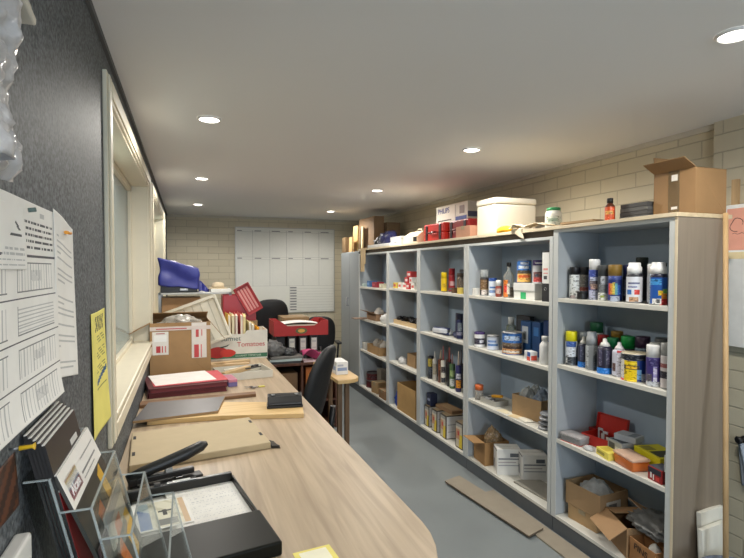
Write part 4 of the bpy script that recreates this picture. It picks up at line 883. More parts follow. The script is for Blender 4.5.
def booklet(label, xtop, ztop, h, w, y0, th, cover, marks=(), pages=True, grp=None, lean=13):
    """leaning back like the pockets; marks on the face: (u0, u1, v0, v1, mat), u along the wall, v from the top"""
    o = thing('brochure', label, 'brochure', (xtop, y0, ztop), 0, grp)
    M = Matrix.Rotation(R(-lean), 4, 'Y')
    MB().box(0, th, 0, w, -h, 0, P(cover, .35), M).build('cover', o)
    if pages: MB().box(th*.15, th*.85, .002, w-.0015, -h+.002, .0018, P((232, 230, 224), .7), M).build('pages', o)
    if marks:
        q = MB()
        for u0, u1, v0, v1, c in marks: q.box(th, th+.0005, u0*w, u1*w, -v1*h, -v0*h, c if isinstance(c, bpy.types.Material) else P(c, .4), M)
        q.build('printed_face', o)
    return o, M
zr = 1.302
for i in range(5):
    booklet('black and red brochure, %s in the back pocket of the leaflet holder' % ['rearmost', 'second from the back', 'middle one', 'second from the front', 'foremost'][i], -.2645+.0066*i, zr+.014-.005*i, .30, .24, 1.007, .006, (34, 32, 32),
            [(0, 1, .28, .29, (226, 222, 214)), (0, .90, .29, 1, (150, 34, 36)), (.90, 1, .29, 1, (206, 196, 170)), (.62, .86, .13, .17, (206, 206, 204)), (.5, .9, .21, .225, (150, 150, 150)), (.8, .95, .27, .31, (196, 196, 194))], grp='black and red brochures')
o, M = booklet('brochure with a white top band, a rainbow logo and orange shapes, second pocket', -.2215, 1.240, .30, .292, 1.007, .006, (60, 58, 54),
    [(0, 1, 0, .235, (236, 234, 228)), (.06, .36, .055, .075, (228, 150, 40)), (.06, .36, .075, .095, (236, 206, 50)), (.06, .36, .095, .115, (90, 160, 70)), (.06, .36, .115, .135, (50, 120, 180)), (.06, .36, .135, .20, (176, 44, 70)), (.42, .9, .15, .165, (140, 140, 140)), (.42, .8, .19, .2, (160, 160, 160)), (.5, .95, .08, .09, (170, 170, 170))], lean=22)
text('logo_lettering', 'Alcam', .026, frame((0, 0, 0), (0, 1, 0), (0, 0, 1)) if False else M @ frame((.0068, .062, -.046), (0, 1, 0), (0, 0, 1)), P((244, 244, 240), .5), o)
q = MB(); oc = P((206, 116, 60), .45)
for (y, zz, w, h) in ((.10, -.13, .045, .07), (.20, -.085, .04, .075), (.235, -.18, .04, .06), (.11, -.225, .045, .06), (.20, -.235, .04, .05)):
    q.prism([(y, zz), (y+w, zz+.012), (y+w+.008, zz-h), (y+.008, zz-h-.008)], .0062, .0068, oc if w != .04 else P((226, 176, 60), .45), M @ frame((0, 0, 0), (0, 1, 0), (0, 0, 1)))
q.build('orange_shapes', o)
booklet('pale leaflet with an orange and yellow picture in the third pocket', -.158, 1.118, .21, .20, 1.09, .004, (196, 190, 178), [(0, 1, 0, .12, (150, 152, 154)), (.3, .6, .2, .9, (206, 120, 80)), (.6, .95, .35, .9, (230, 196, 90)), (.05, .25, .3, .9, (226, 222, 210))], pages=False)
booklet('dark maroon leaflet at the near end of the third pocket', -.1545, 1.10, .2, .08, 1.007, .004, (62, 40, 40), [(.1, .9, .1, .2, (90, 60, 60))], pages=False)

# open black document case with papers, in front
def quad_slab(name, pts, z0, z1, m_, parent=None, bev=.002, mside=None):
    return MB().prism([(p[0], p[1]) for p in pts], z0, z1, m_, mside=mside).build(name, parent, bev=bev)
t = thing('document_case', 'open glossy black document case with papers inside, nearest thing on the desk', 'case', (.0, 1.76, D), R(9))
bk = P((22, 22, 20), .28); 
MB().box(-.19, .185, -.165, .175, 0, .006, bk).box(-.19, -.182, -.165, .175, .006, .030, bk).box(.177, .185, -.165, .175, .006, .030, bk).box(-.182, .177, .155, .175, .006, .045, bk).box(-.182, .177, -.165, -.157, .006, .03, bk).build('tray', t, bev=.003)
MB().box(-.195, .185, -.39, -.172, .0, .042, P((18, 19, 13), .4, spec=.15)).build('lid', t, bev=.006, seg=3)
m = MB().box(-.05, .05, .158, .172, .0452, .0492, CHROME).box(-.03, .03, .16, .17, .0494, .0505, P((226, 226, 222), .5)).box(-.09, -.07, .158, .172, .0452, .054, P((60, 60, 62), .3)); m.build('clip', t, bev=.001)
def printed(name, label, cat, loc, rz, w, d, paint, nu=50, nv=50, th=.0008, curl=0.):
    o = MB().sheet(nu, nv, lambda u, v: Vector(((u-.5)*w, (v-.5)*d, curl*((2*u-1)**4)+th)), paint).build(name, solid=th)
    o.location = loc; o.rotation_euler = (0, 0, rz); return tag(o, label, cat)
pw = P((238, 237, 233), .7)
def paint_form(u, v):
    if .06 < u < .94 and .05 < v < .95:
        k = (v*26) % 1
        if k < .35 and nz(u*40, int(v*26), 0) > .05 and int(v*26) % 3 != 2: return P((206, 207, 209), .7)
    return pw
o = printed('printed_sheet', 'white printed sheet lying in the open black case', 'paper', (.058, 1.77, D+.0125), R(9), .232, .318, paint_form, 70, 90)
o = printed('printed_sheet', 'plain white sheet under the leaflet at the left of the open black case', 'paper', (-.06, 1.77, D+.0065), R(9), .21, .296, lambda u, v: pw, 8, 8)
def paint_leaf(u, v):
    if u < .1 or u > .95 or v > .95 or v < .04: return pw
    if u < .3: return P((60, 110, 180), .5) if v < .75-.8*(u-.1) else P((190, 206, 214), .5)
    if u > .86: return P((206, 176, 140), .5)
    if .4 < u < .75 and .1 < v < .3: return P((120, 120, 116), .5)
    if .52 < u < .6 and .42 < v < .62: return P((50, 46, 44), .5)
    if .45 < u < .7 and .55 < v < .6: return P((60, 56, 54), .5)
    return P((226, 220, 200), .5) if (u+v) % .4 < .3 else P((206, 200, 176), .5)
o = printed('colour_leaflet', 'colour printed leaflet with a blue edge lying in the open black case', 'leaflet', (-.085, 1.75, D+.0150), R(9), .17, .21, paint_leaf, 40, 40)

# heavy duty stapler
t = thing('stapler', 'heavy black long-handled stapler in front of the kraft box', 'stapler', (-.08, 2.03, D), R(14))
MB().box(-.13, .13, -.025, .025, 0, .018, BLACK).build('base', t, bev=.006)
MB().box(-.12, .10, -.014, .014, .024, .046, P((40, 40, 42), .35)).box(-.13, -.10, -.017, .017, .018, .05, BLACK).build('magazine', t, bev=.004)
MB().box(.03, .055, -.018, .018, .018, .024, CHROME).build('anvil', t, bev=.002); MB().box(-.005, .02, -.016, .016, .0465, .062, CLEAR((206, 208, 208), .5)).build('hinge_cover', t, bev=.002)
MB().tube([(-.135, 0, .045), (-.08, 0, .062), (.0, 0, .08), (.07, .0, .098), (.13, 0, .118), (.152, 0, .124)], [.016, .020, .022, .023, .020, .008], P((30, 31, 32), .42), 16).build('handle', t)
# kraft box
kz = D
t = thing('kraft_box', 'flat kraft paper archive box with slots at its ends, lying across the desk', 'box', (0, 0, kz))
kq = [(-.222, 2.185), (.345, 2.275), (.298, 2.705), (-.252, 2.63)]
MB().prism(kq, 0, .03, P((185, 168, 136), .7, var=.04), mside=P((179, 161, 128), .7)).build('box_body', t, bev=.005)
m = MB()
for f in (.25, .75):
    for a, b, s in ((1, 2, -1), (0, 3, 1)):
        p = Vector(kq[a]).lerp(Vector(kq[b]), f); q = Vector(kq[a]).lerp(Vector(kq[b]), f+.10)
        m.bar((p.x+s*.014, p.y, .0303), (q.x+s*.014, q.y, .0303), .012, .0012, P((26, 24, 22), .6))
m.build('slots', t)
MB().prism([(.345+.003, 2.275), (.385, 2.262), (.37, 2.36), (.34, 2.40)], 0, .004, P((60, 50, 40), .7)).prism([(.349, 2.2745), (.383, 2.268), (.345, 2.36)], .0045, .012, P((40, 34, 28), .7)).build('end_flap', t)
# wood boards, sample panel and hole punch
o = quad_slab('wood_board', [(-.2, 2.83), (.16, 2.80), (.585, 2.69), (.625, 2.925), (.2, 3.085), (-.2, 3.09)], D, D+.024, WOOD((206, 172, 118), (222, 192, 138), 'X', .5)); tag(o, 'pale pine board under the black hole punch', 'board')
o = quad_slab('sample_panel', [(-.265, 2.80), (.150, 2.85), (.208, 3.165), (-.215, 3.165)], D+.0245, D+.038, P((88, 86, 88), .4), mside=P((150, 122, 86), .6)); tag(o, 'dark grey laminate sample panel lying left on the pine board', 'panel')
t = thing('hole_punch', 'black hole punch standing on the pine board', 'hole punch', (.515, 2.875, D+.0245), R(-8))
MB().box(-.10, .10, -.052, .05, 0, .016, BLACK).build('base', t, bev=.005)
MB().prism([(-.05, .0165), (.048, .0165), (.05, .03), (.035, .068), (-.02, .060), (-.05, .028)], -.096, .096, P((34, 34, 36), .35), frame((0, 0, 0), (0, 1, 0), (0, 0, 1))).build('lever', t, bev=.006, seg=3)
MB().box(-.075, -.055, -.02, .0, .066, .072, STEEL).box(.055, .075, -.02, 0, .066, .072, STEEL).build('rivets', t, bev=.002)
o = quad_slab('wood_strip', [(-.265, 3.19), (.40, 3.24), (.405, 3.305), (-.265, 3.29)], D, D+.02, WOOD((104, 74, 48), (132, 96, 64), 'X', .5)); tag(o, 'dark brown timber strip across the desk in front of the maroon folders', 'timber strip')
# maroon folders and papers
mar = P((86, 26, 34), .45)
for i, h in enumerate((.03, .03)):
    t = thing('maroon_folder', 'thick maroon folder, %s of the two on the desk' % ('lower', 'upper')[i], 'folder', (-.02, 3.64, D+.0315*i), R(6+2*i))
    MB().box(-.24, .24, -.21, .21, 0, .003, mar).box(-.24, .24, -.21, .21, h-.003, h, mar).box(-.24, -.237, -.21, .21, .003, h-.003, mar).build('cover', t)
    MB().box(-.23, .235, -.205, .205, .0035, h-.0035, P([(96, 34, 40), (110, 44, 50)][i], .7)).build('papers', t)
for i, (w, d, x, y, c, l) in enumerate(((.46, .36, .0, 3.66, (206, 84, 92), 'pink card under the white sheet on the maroon folders'), (.38, .34, -.04, 3.67, (238, 234, 230), 'white sheet on top of the maroon folders'))):
    o = MB().box(-w/2, w/2, -d/2, d/2, 0, .002, P(c, .6)).build('loose_sheet'); o.location = (x, y, D+.0635+.0025*i); o.rotation_euler = (0, 0, R(8+3*i)); tag(o, l, 'paper')
o = MB().box(-.03, .03, -.09, .09, 0, .03, P((110, 100, 150), .5)).box(-.03, .03, -.09, .09, .0305, .05, P((190, 120, 140), .5)).build('card_stack', bev=.002); o.location = (.275, 3.66, D); o.rotation_euler = (0, 0, R(8)); tag(o, 'little stack of lilac and pink cards at the right end of the maroon folders', 'cards')

# carton with red and white tape, open flaps and bubble wrap
t = carton('brown carton with red and white tape labels and open flaps by the window', -.055, 4.24, D, .425, .38, .405, R(2), P((165, 130, 88), .7), flaps=(118, 142, None, -70), flen=.17)
q = MB(); e = .0008
for (u0, u1, v0, v1, c) in ((.04, .30, .42, .84, (226, 222, 214)), (.07, .27, .66, .78, (240, 240, 236)), (.1, .24, .80, .815, (170, 40, 44)), (.1, .17, .46, .58, (186, 44, 46)), (.19, .21, .46, .58, (196, 70, 70)), (.24, .26, .46, .58, (206, 120, 116)),
                           (.68, .93, .33, .99, (222, 214, 204)), (.72, .80, .34, .58, (196, 50, 48)), (.83, .85, .34, .58, (206, 110, 106)), (.75, .80, .72, .93, (190, 60, 58)), (.84, .86, .74, .9, (206, 120, 116)), (.0, 1, .86, .93, (214, 200, 190)), (.1, .6, .88, .9, (190, 90, 84))):
    q.box(-.2125+u0*.425, -.2125+u1*.425, -.19-e, -.19, v0*.405, v1*.405, P(c, .35)); e += .0003
q.build('tape_labels', t)
crumple('bubble_wrap', 'crumpled clear bubble wrap bulging from the taped carton', 'bubble wrap', -.055, 4.235, D+.29, .165, .145, .10, CLEAR((226, 220, 208), .3, .2, .9), .22, 14, 4., sub=4)
# white foam tray leaning behind
t = thing('foam_tray', 'shallow white foam tray leaning tilted behind the taped carton', 'foam tray', (.02, 4.545, D))
w, h, dd = .50, .39, .06
M = Matrix.Translation((.04, .015, .322)) @ Matrix.Rotation(R(-9), 4, 'X') @ Matrix.Rotation(R(-20), 4, 'Y')
fw = P((236, 232, 216), .75)
MB().box(-w/2, w/2, dd-.012, dd, -h/2, h/2, fw, M).build('base', t)
MB().box(-w/2, -w/2+.022, 0, dd-.012, -h/2, h/2, fw, M).box(w/2-.022, w/2, 0, dd-.012, -h/2, h/2, fw, M).box(-w/2+.022, w/2-.022, 0, dd-.012, -h/2, -h/2+.022, fw, M).box(-w/2+.022, w/2-.022, 0, dd-.012, h/2-.022, h/2, fw, M).build('rim', t, bev=.004)
m = MB()
for i in range(6): m.box(-w/2+.07+.07*i, -w/2+.078+.07*i, dd-.018, dd-.0125, -h/2+.03, h/2-.03, P((206, 202, 184), .7), M)
m.build('ribs', t)

# tomato carton with folders
tx0, tx1, ty0, ty1, th = .06, .68, 4.66, 4.95, .255
t = thing('tomato_carton', 'white produce carton with red and green lettering, full of paper folders', 'cardboard box', (0, 0, D))
wc = P((226, 224, 214), .6)
m = MB().box(tx0, tx1, ty0, ty1, 0, .005, wc)
m.prism([(tx0, .005), (tx1, .005), (tx1, th), (tx0+.44, th), (tx0+.42, th-.03), (tx0+.31, th-.03), (tx0+.29, th), (tx0, th)], -ty0-.005, -ty0, wc, frame((0, 0, 0), (1, 0, 0), (0, 0, 1)))
m.box(tx0, tx1, ty1-.005, ty1, .005, th, wc).box(tx0, tx0+.005, ty0+.005, ty1-.005, .005, th, wc).box(tx1-.005, tx1, ty0+.005, ty1-.005, .005, th, wc)
m.build('box_body', t)
q = MB(); F = frame((tx0, ty0-.0005, 0), (1, 0, 0), (0, 0, 1))
q.box(.10, .618, .012, .048, -.0006, .0004, P((58, 116, 84), .5), F)
q.build('green_band', t)
q = MB(); tomato = [(0.0+.085*math.cos(a)*(1+.06*math.cos(3*a)), .068+.05*math.sin(a)) for a in [2*PI*i/22 for i in range(22)]]
q.prism([(x+.19, y) for x, y in tomato], -.0004, .001, P((190, 44, 38), .5), F); q.prism([(x*.8+.27, y*.7+.012) for x, y in tomato], .0005, .0014, P((206, 56, 44), .5), F)
q.prism([(.2, .115), (.26, .126), (.29, .14), (.27, .120), (.22, .106)], .001, .0022, P((50, 70, 50), .5), F); q.build('tomato_print', t)
text('lettering', 'Gourmet', .058, F @ Matrix.Translation((.275, .185, .0008)), P((50, 84, 80), .5), t); text('lettering', 'Tomatoes', .060, F @ Matrix.Translation((.475, .130, .0008)), P((196, 52, 50), .5), t)
text('lettering', 'GOURMET TOMATOES', .022, F @ Matrix.Translation((.45, .03, .0008)), P((206, 222, 210), .5), t)
fc = [((206, 96, 90), .35), ((60, 50, 54), .30), ((236, 190, 70), .40), ((232, 222, 190), .40), ((206, 84, 80), .40), ((226, 130, 120), .40), ((240, 226, 170), .39), ((226, 214, 180), .33), ((222, 196, 130), .31), ((230, 170, 40), .28)]
fl = ['salmon', 'dark', 'yellow', 'cream', 'red', 'pink', 'pale yellow', 'ivory', 'buff', 'amber']
for i, (c, h) in enumerate(fc):
    o = thing('paper_folder', '%s folder standing in the tomato carton, %s from the left' % (fl[i], ['first', 'second', 'third', 'fourth', 'fifth', 'sixth', 'seventh', 'eighth', 'ninth', 'last'][i]), 'folder', (.275+.036*i, 4.81, D+.0055), R([4, -6, 5, 2, -4, 3, -7, 6, -3, 4][i]*.6), 'folders in the tomato carton')
    MB().box(-.013, -.0115, -.115, .115, 0, h, P(c, .6)).box(.0095, .011, -.115, .115, 0, h-.012, P(c, .6)).box(-.0115, .0095, .113, .115, 0, h-.012, P(c, .6)).build('cover', o)
    MB().box(-.010, .008, -.112, .11, .003, h-.02, P((234, 228, 212) if i % 3 else c, .7)).build('papers', o)
# white shallow tray with bits
t = thing('shallow_box', 'white shallow box of wood scraps in front of the tomato carton', 'box', (.385, 3.93, D), R(8))
wb = P((206, 202, 190), .6)
MB().box(-.19, .19, -.15, .15, 0, .004, wb).box(-.19, -.184, -.15, .15, .004, .052, wb).box(.184, .19, -.15, .15, .004, .052, wb).box(-.184, .184, -.15, -.144, .004, .052, wb).box(-.184, .184, .144, .15, .004, .052, wb).build('box_body', t)
for i, (a, b, w, c, n, l) in enumerate((((-.15, -.05, .03), (.06, .04, .05), .05, (190, 160, 116), 'wood_scrap', 'tan wood offcut lying in the white shallow box'), ((-.12, .08, .035), (.10, .09, .04), .03, (226, 220, 204), 'wood_scrap', 'white painted offcut at the back of the white shallow box'), ((.02, -.02, .052), (.15, .03, .052), .014, (50, 48, 46), 'marker_pen', 'dark pen in the white shallow box'), ((.09, .05, .05), (.14, .10, .05), .03, (40, 40, 42), 'tape_piece', 'black small piece at the right of the white shallow box'))):
    o = MB().bar(a, b, w, w*.6, P(c, .6)).build(n, bev=.003); o.location = t.location; o.rotation_euler = t.rotation_euler; tag(o, l, 'offcut' if 'wood' in n else 'pen' if 'pen' in n else 'tape')
for i, (a, b) in enumerate((((.17, 4.42, D+.012), (.50, 4.50, D+.012)), ((.18, 4.34, D+.012), (.48, 4.34, D+.012)))):
    o = MB().bar(a, b, .05, .022, WOOD((196, 166, 124), (214, 188, 148), 'X', .6)).build('wood_offcut', bev=.002); tag(o, ['pale wood offcut lying right against the tomato carton', 'pale wood offcut lying behind the white shallow box'][i], 'offcut', 'offcuts before the tomato carton')
# small scissors-like keys
t = thing('key_bunch', 'bunch of keys with a yellow tag lying right of the maroon folders', 'keys', (.43, 3.50, D), R(10))
m = MB()
for i in range(20):
    pass
m.tube([(.018*math.cos(a), .018*math.sin(a), .003) for a in [2*PI*i/16 for i in range(17)]], .0018, CHROME, 8); m.build('ring', t)
for i, a in enumerate((150, 195, 235)):
    M = Matrix.Rotation(R(a), 4, 'Z') @ Matrix.Translation((.018, 0, 0))
    MB().lathe([(.013, .0052+.002*i), (.013, .0072+.002*i)], [BLACK, BLACK, STEEL][i], 14, M=M @ Matrix.Translation((.012, 0, 0))).box(.022, .058, -.004, .004, .0054+.002*i, .007+.002*i, STEEL, M).build('key', t)
MB().box(.02, .062, -.016, .016, .0008, .006, P((206, 196, 90), .4)).build('tag', t, bev=.002)
o = MB().box(-.055, .055, -.04, .04, 0, .001, P((240, 226, 120), .6)).box(-.04, .04, -.03, .03, .001, .0014, P((244, 240, 214), .6)).build('yellow_card'); o.location = (.33, 1.37, D); o.rotation_euler = (0, 0, R(6)); tag(o, 'yellow edged card at the near end of the desk', 'card')

# ================================================================== LEFT WALL: papers, bag
def wall_sheet(name, label, cat, y0, y1, z0, z1, off, paint, nu, nv, bow=.0, drop=0., curl=0.):
    def pos(u, v):
        x = XL+off+.002*math.sin(u*5+v*3)+bow*v*v*(.3+.7*u)+curl*max(0, v-.85)**2*20
        return Vector((x, y0+(y1-y0)*u, z1-(z1-z0)*v-drop*(1-u)))
    o = MB().sheet(nu, nv, pos, paint).build(name, solid=.0006); return tag(o, label, cat)
def paint_rows(u, v):
    if v < .25:
        if .5 < u < .97 and .07 < v < .235 and (v*34) % 1 < .4 and u > .55+.08*math.sin(int(v*34)*2.3) and nz(u*60, int(v*34), 0) > -.15: return INK_
        if .80 < u < .86 and .035 < v < .06: return INKL
        return pw
    r = (v-.25) % .19
    if r < .0062: return P((70, 70, 78), .6)
    for a, b in ((.08, .42), (.52, .95)):
        if a < u < b and .035 < r < .165:
            if abs(u-a) < .004 or abs(u-b) < .005 or abs(r-.035) < .003 or abs(r-.165) < .003: return INK
            k = int((v-.25)/.19)
            if k == 1 and a > .5: return INKL if (r*60) % 1 < .35 else pw
            if (u*30) % 1 < .22: return INKL
            if abs(u-(a+b)/2) < .07 and .07 < r < .12 and (r*160+u*90) % 1 < .5: return INKL
    return pw
INK_, INKL_ = INK, INKL; INK, INKL = P((120, 122, 124), .7), P((188, 189, 189), .7)
wall_sheet('form_sheet', 'large white wall sheet with dark ruled rows, nearest on the charcoal wall', 'paper', .72, 1.262, 1.335, 1.722, .004, paint_rows, 170, 170, bow=.006, curl=.012)
def paint_head(u, v):
    if .74 < u < .93 and .15 < v < .38 and abs((v-.15)/.23-abs(u-.83)/.09*.9-.1) < .16: return INK_
    if .72 < u < .95 and .44 < v < .48: return INK_
    if .6 < u < .97 and .6 < v < .95 and (v*12) % 1 < .3 and nz(u*50, int(v*12), 3) > -.2: return INKL
    return pw
wall_sheet('note_sheet', 'small white notice with a mountain like logo overlapping the ruled wall sheet', 'paper', .70, 1.04, 1.60, 1.706, .0065, paint_head, 90, 50)
o = MB().tube([(XL+.012, 1.04, 1.703), (XL+.022, 1.045, 1.705)], .004, P((90, 110, 106), .4)).build('push_pin'); tag(o, 'grey green pin at the corner of the small white notice', 'pin')
def paint_letter(u, v):
    if .1 < u < .9 and .12 < v < .97:
        k = (v*30) % 1; i = int(v*30)
        if i % 6 == 5 and k < .3: return INKL
        if k < .32 and (math.sin(i*3.7)+u*1.2 < 1.0) and i % 4 != 1: return INKL
    return pw
wall_sheet('letter_sheet', 'white typed sheet held by an orange pin, right of the ruled wall sheet', 'paper', 1.255, 1.46, 1.335, 1.70, .0035, paint_letter, 50, 90, bow=.003, drop=-.03)
t = thing('push_pin', 'orange pin holding the typed sheet to the charcoal wall', 'pin', (XL+.004, 1.36, 1.685)); MB().tube([(0, 0, 0), (.006, 0, 0)], .003, STEEL).build('shaft', t); MB().tube([(.0065, -.022, .0), (.0075, .022, .001)], .004, P((226, 150, 40), .4)).build('head', t)
t = thing('push_pin', 'yellow pin sticking out of the charcoal wall below the ruled sheet', 'pin', (XL+.001, .955, 1.313)); MB().tube([(0, 0, 0), (.012, 0, 0)], .002, STEEL).build('shaft', t); MB().tube([(.0125, 0, 0), (.03, .004, 0), (.034, .004, 0)], [.004, .003, .006], P((222, 180, 40), .4)).build('head', t)
def paint_dark(u, v):
    return P((60, 40, 30), .5) if (u*3+v*2) % 1 < .5 else P((96, 58, 38), .5)
wall_sheet('dark_print', 'dark brown print pinned low on the charcoal wall beside the leaflet holder', 'print', .80, .985, 1.21, 1.30, .002, paint_dark, 20, 12)
ylw = P((232, 222, 120), .7)
def paint_yellow(u, v):
    if .2 < u < .85 and .04 < v < .16: return P((60, 66, 50), .6) if (u*7+v*11) % 1 < .55 else ylw
    if .3 < u < .95 and abs(v-.56-.12*(.6-u)) < .022: return P((40, 90, 130), .6)
    if .3 < u < .9 and .2 < v < .54 and (v*44) % 1 < .35 and (u*3+int(v*44)*.7) % 1 < .7: return P((150, 150, 80), .6)
    if .3 < u < .9 and .62 < v < .7 and (v*44) % 1 < .35: return P((150, 150, 80), .6)
    return ylw
wall_sheet('yellow_notice', 'narrow yellow printed notice on the charcoal wall beside the window', 'paper', 1.69, 1.965, 1.09, 1.468, .003, paint_yellow, 40, 80, bow=.012, drop=0)
t = thing('wall_box', 'small white plastic box fixed low on the wall at the near left corner', 'wall box', (XL, .88, 1.04))
MB().box(.0005, .026, -.09, .09, 0, .13, P((228, 226, 220), .4)).build('housing', t, bev=.006, seg=3)
MB().box(.0265, .028, -.06, .02, .03, .09, P((206, 206, 200), .4)).build('cover_plate', t, bev=.001)
# hanging clear bags with a bulldog-like clip strip
t = thing('plastic_bags', 'bunch of clear plastic bags hanging on the charcoal wall at the top left', 'plastic bags', (XL+.0, .70, 1.728))
bagm = CLEAR((232, 230, 232), .36, .12, 1.)
for i in range(3):
    def pos(u, v, i=i):
        y = -.22+.30*u+.012*i
        cr = .022*nz(u*5+i, v*4, i)+.014*abs(nz(u*14, v*9+i, 2.+i))+.008*nz(u*30, v*22, i)
        x = .022+.020*i+.012*math.sin(u*8+i*2)*(.3+v)+cr
        return Vector((max(x, .004+.004*i), y+.006*nz(v*9, u*2, i*3)-.018*(1-v)*u, .005*u*0-.012*u+.30*(1-v)+.006*nz(u*9, i, 2)))
    MB().sheet(40, 56, pos, bagm).build('bag', t, solid=.0012)
MB().box(.012, .075, -.20, .105, .235, .247, P((206, 200, 186), .5), Matrix.Rotation(R(-10), 4, 'X')).box(.022, .065, -.2, .12, .247, .275, CLEAR((226, 220, 206), .6), Matrix.Rotation(R(-10), 4, 'X')).build('header_strip', t, bev=.003)
MB().tube([(0, -.05, .31), (.03, -.05, .31), (.07, -.05, .315)], .004, STEEL).build('hook', t)

# ================================================================== BACK OF THE ROOM
# whiteboard planner
bx0, bx1, bz0, bz1 = .69, 2.25, .92, 2.25
t = thing('whiteboard_planner', 'large white year planner board with twelve columns on the back wall', 'whiteboard', (bx0, YB-.002, bz0))
bw, bh = bx1-bx0, bz1-bz0
MB().box(.012, bw-.012, -.016, -.004, .012, bh-.012, P((222, 222, 214), .35, var=.01)).build('board', t)
al = P((190, 190, 186), .35, .5)
MB().box(0, bw, -.022, 0, 0, .012, al).box(0, bw, -.022, 0, bh-.012, bh, al).box(0, .012, -.022, 0, .012, bh-.012, al).box(bw-.012, bw, -.022, 0, .012, bh-.012, al).build('frame', t)
q = MB(); ln = P((176, 176, 172), .5); hd = P((120, 120, 122), .5); fine = P((204, 204, 200), .5)
y0, y1 = -.0168, -.0160
for i in range(1, 6): q.box(bw*i/6-.003, bw*i/6+.003, y0, y1, bh*.32, bh*.965, ln)
for zz in (.32, .63, .655, .945): q.box(.02, bw-.02, y0, y1, bh*zz-.002, bh*zz+.002, ln)
for r in (.952, .637):
    for i in range(6): q.box(bw*i/6+.03, bw*i/6+.10+.03*((i*7) % 3), y0, y1, bh*r, bh*r+.012, hd)
for r0, r1 in ((.33, .63), (.66, .94)):
    for k in range(1, 31):
        zz = bh*(r0+(r1-r0)*k/31); q.box(.02, bw-.02, y0+.0003, y1, zz-.0008, zz+.0008, fine)
    for i in range(6): q.box(bw*i/6+.045, bw*i/6+.047, y0+.0002, y1, bh*r0, bh*r1, fine)
q.box(bw*.53-.002, bw*.53+.002, y0, y1, .014, bh*.32, ln)
for k in range(9):
    zz = bh*(.025+.0325*k); q.box(bw*.535, bw-.02, y0, y1, zz-.004, zz-.001, ln); q.box(bw*.535, bw*.60, y0-.0002, y1, zz+.004, zz+.024, P((130, 130, 132), .5))
q.build('printed_grid', t)

# metal rack at the left with carton, blue cover and small things
t = thing('metal_rack', 'grey metal rack beyond the desk carrying the blue cover and a carton', 'rack', (0, 0, 0))
for x in (-.25, .41):
    for y in (5.33, 5.80): MB().box(x-.012, x+.012, y-.012, y+.012, 0, 1.372, STEEL).build('post', t)
for zz in (.3, .72, 1.07, 1.372): MB().box(-.262, .422, 5.318, 5.812, zz-.018, zz-.0005, P((176, 176, 172), .4, .3)).build('shelf', t, bev=.002)
carton('wide brown carton on the rack under the blue cover', -.055, 5.56, 1.0705, .36, .36, .25, 0, P((164, 128, 90), .7), closed=True)
t = thing('covered_machine', 'machine under a blue fabric cover on top of the metal rack', 'covered machine', (-.09, 5.57, 1.3725), R(0))
MB().box(-.155, .185, -.2, .19, 0, .09, P((34, 34, 38), .4)).box(.02, .10, -.215, -.2, .015, .04, STEEL).build('machine_base', t, bev=.008)
def coverpos():
    b2 = bmesh.new(); bmesh.ops.create_cube(b2, size=1); bmesh.ops.subdivide_edges(b2, edges=b2.edges[:], cuts=13, use_grid_fill=True)
    for v in b2.verts:
        x, y, zq = v.co.x+.5, v.co.y+.5, v.co.z+.5
        top = .335-.10*x+.05*math.exp(-((x-.12)/.16)**2)*0
        zlow = .075-.045*x
        px = -.17+.375*x; py = -.225+.44*y; pz = zlow+(top-zlow)*zq
        pin = .010*math.sin(PI*zq)
        d = Vector((x-.5, y-.5, 0))
        px -= d.x*2*pin*.4; py -= d.y*2*pin*.6
        w = nz(px*7, py*7, pz*7)*.022+nz(px*17+3, py*17, pz*17)*.008+.012*math.sin(28*(px*.6+pz))*(1-y)
        v.co = Vector((px, py, pz))+v.co.normalized()*w
    return b2
b2 = coverpos(); m = MB(); m.bm = b2; m.mi(P((46, 52, 128), .42, bump=.1, bscale=200))
for f in b2.faces: f.smooth = True
c = m.build('fabric_cover', t, sub=1)
m = MB(); m.sheet(8, 6, lambda u, v: Vector((.20+.10*u, -.12+.02*math.sin(u*7)+.05*v, .005+(.12-.10*u)*v+.008*math.sin(v*6+u*5))), P((46, 52, 128), .42)); m.build('cover_corner', t, solid=.004)
cuboid('white_case', 'flat white case at the right end of the metal rack top', 'box', .325, 5.5, 1.3725, .20, .22, .03, 0, (222, 222, 216))
t = thing('sun_hat', 'cream hat lying on the flat white case on the rack', 'hat', (.30, 5.52, 1.4033), 0)
MB().lathe([(.062, .012), (.064, .03), (.055, .055), (.03, .066), (.001, .068)], P((214, 196, 164), .8), 24, caps=(True, False)).build('crown', t)
MB().lathe([(.063, .0112), (.09, .006), (.105, .0002), (.104, -.0018+.0022), (.062, .0095)], P((206, 188, 154), .8), 24, caps=(False, False)).build('brim', t)

# low cabinet at the back with files and things
CZ = .68
TZ = .74
t = thing('low_cabinet', 'low dark brown cabinet at the end of the desk, loaded with files', 'cabinet', (0, 0, 0))
wd = WOOD((78, 46, 34), (104, 66, 48), 'Z', .5)
MB().box(.70, 1.42, 4.93, 5.62, CZ-.025, CZ, wd).build('top', t, bev=.002)
for x in (.70, 1.05, 1.40): MB().box(x, x+.02, 4.94, 5.61, 0, CZ-.0255, wd).build('side_panel', t)
MB().box(.721, 1.399, 5.59, 5.61, 0, CZ-.0255, wd).build('back_panel', t); MB().box(.721, 1.049, 4.945, 5.585, .28, .298, wd).box(1.071, 1.399, 4.945, 5.585, .28, .298, wd).build('shelf', t); MB().box(.721, 1.049, 4.945, 5.585, 0.02, .04, wd).box(1.071, 1.399, 4.945, 5.585, .02, .04, wd).build('base', t)
carton('brown carton on the shelf inside the low cabinet, left', .885, 5.22, .2985, .29, .4, .27, 0, P((138, 108, 79), .75), closed=True)
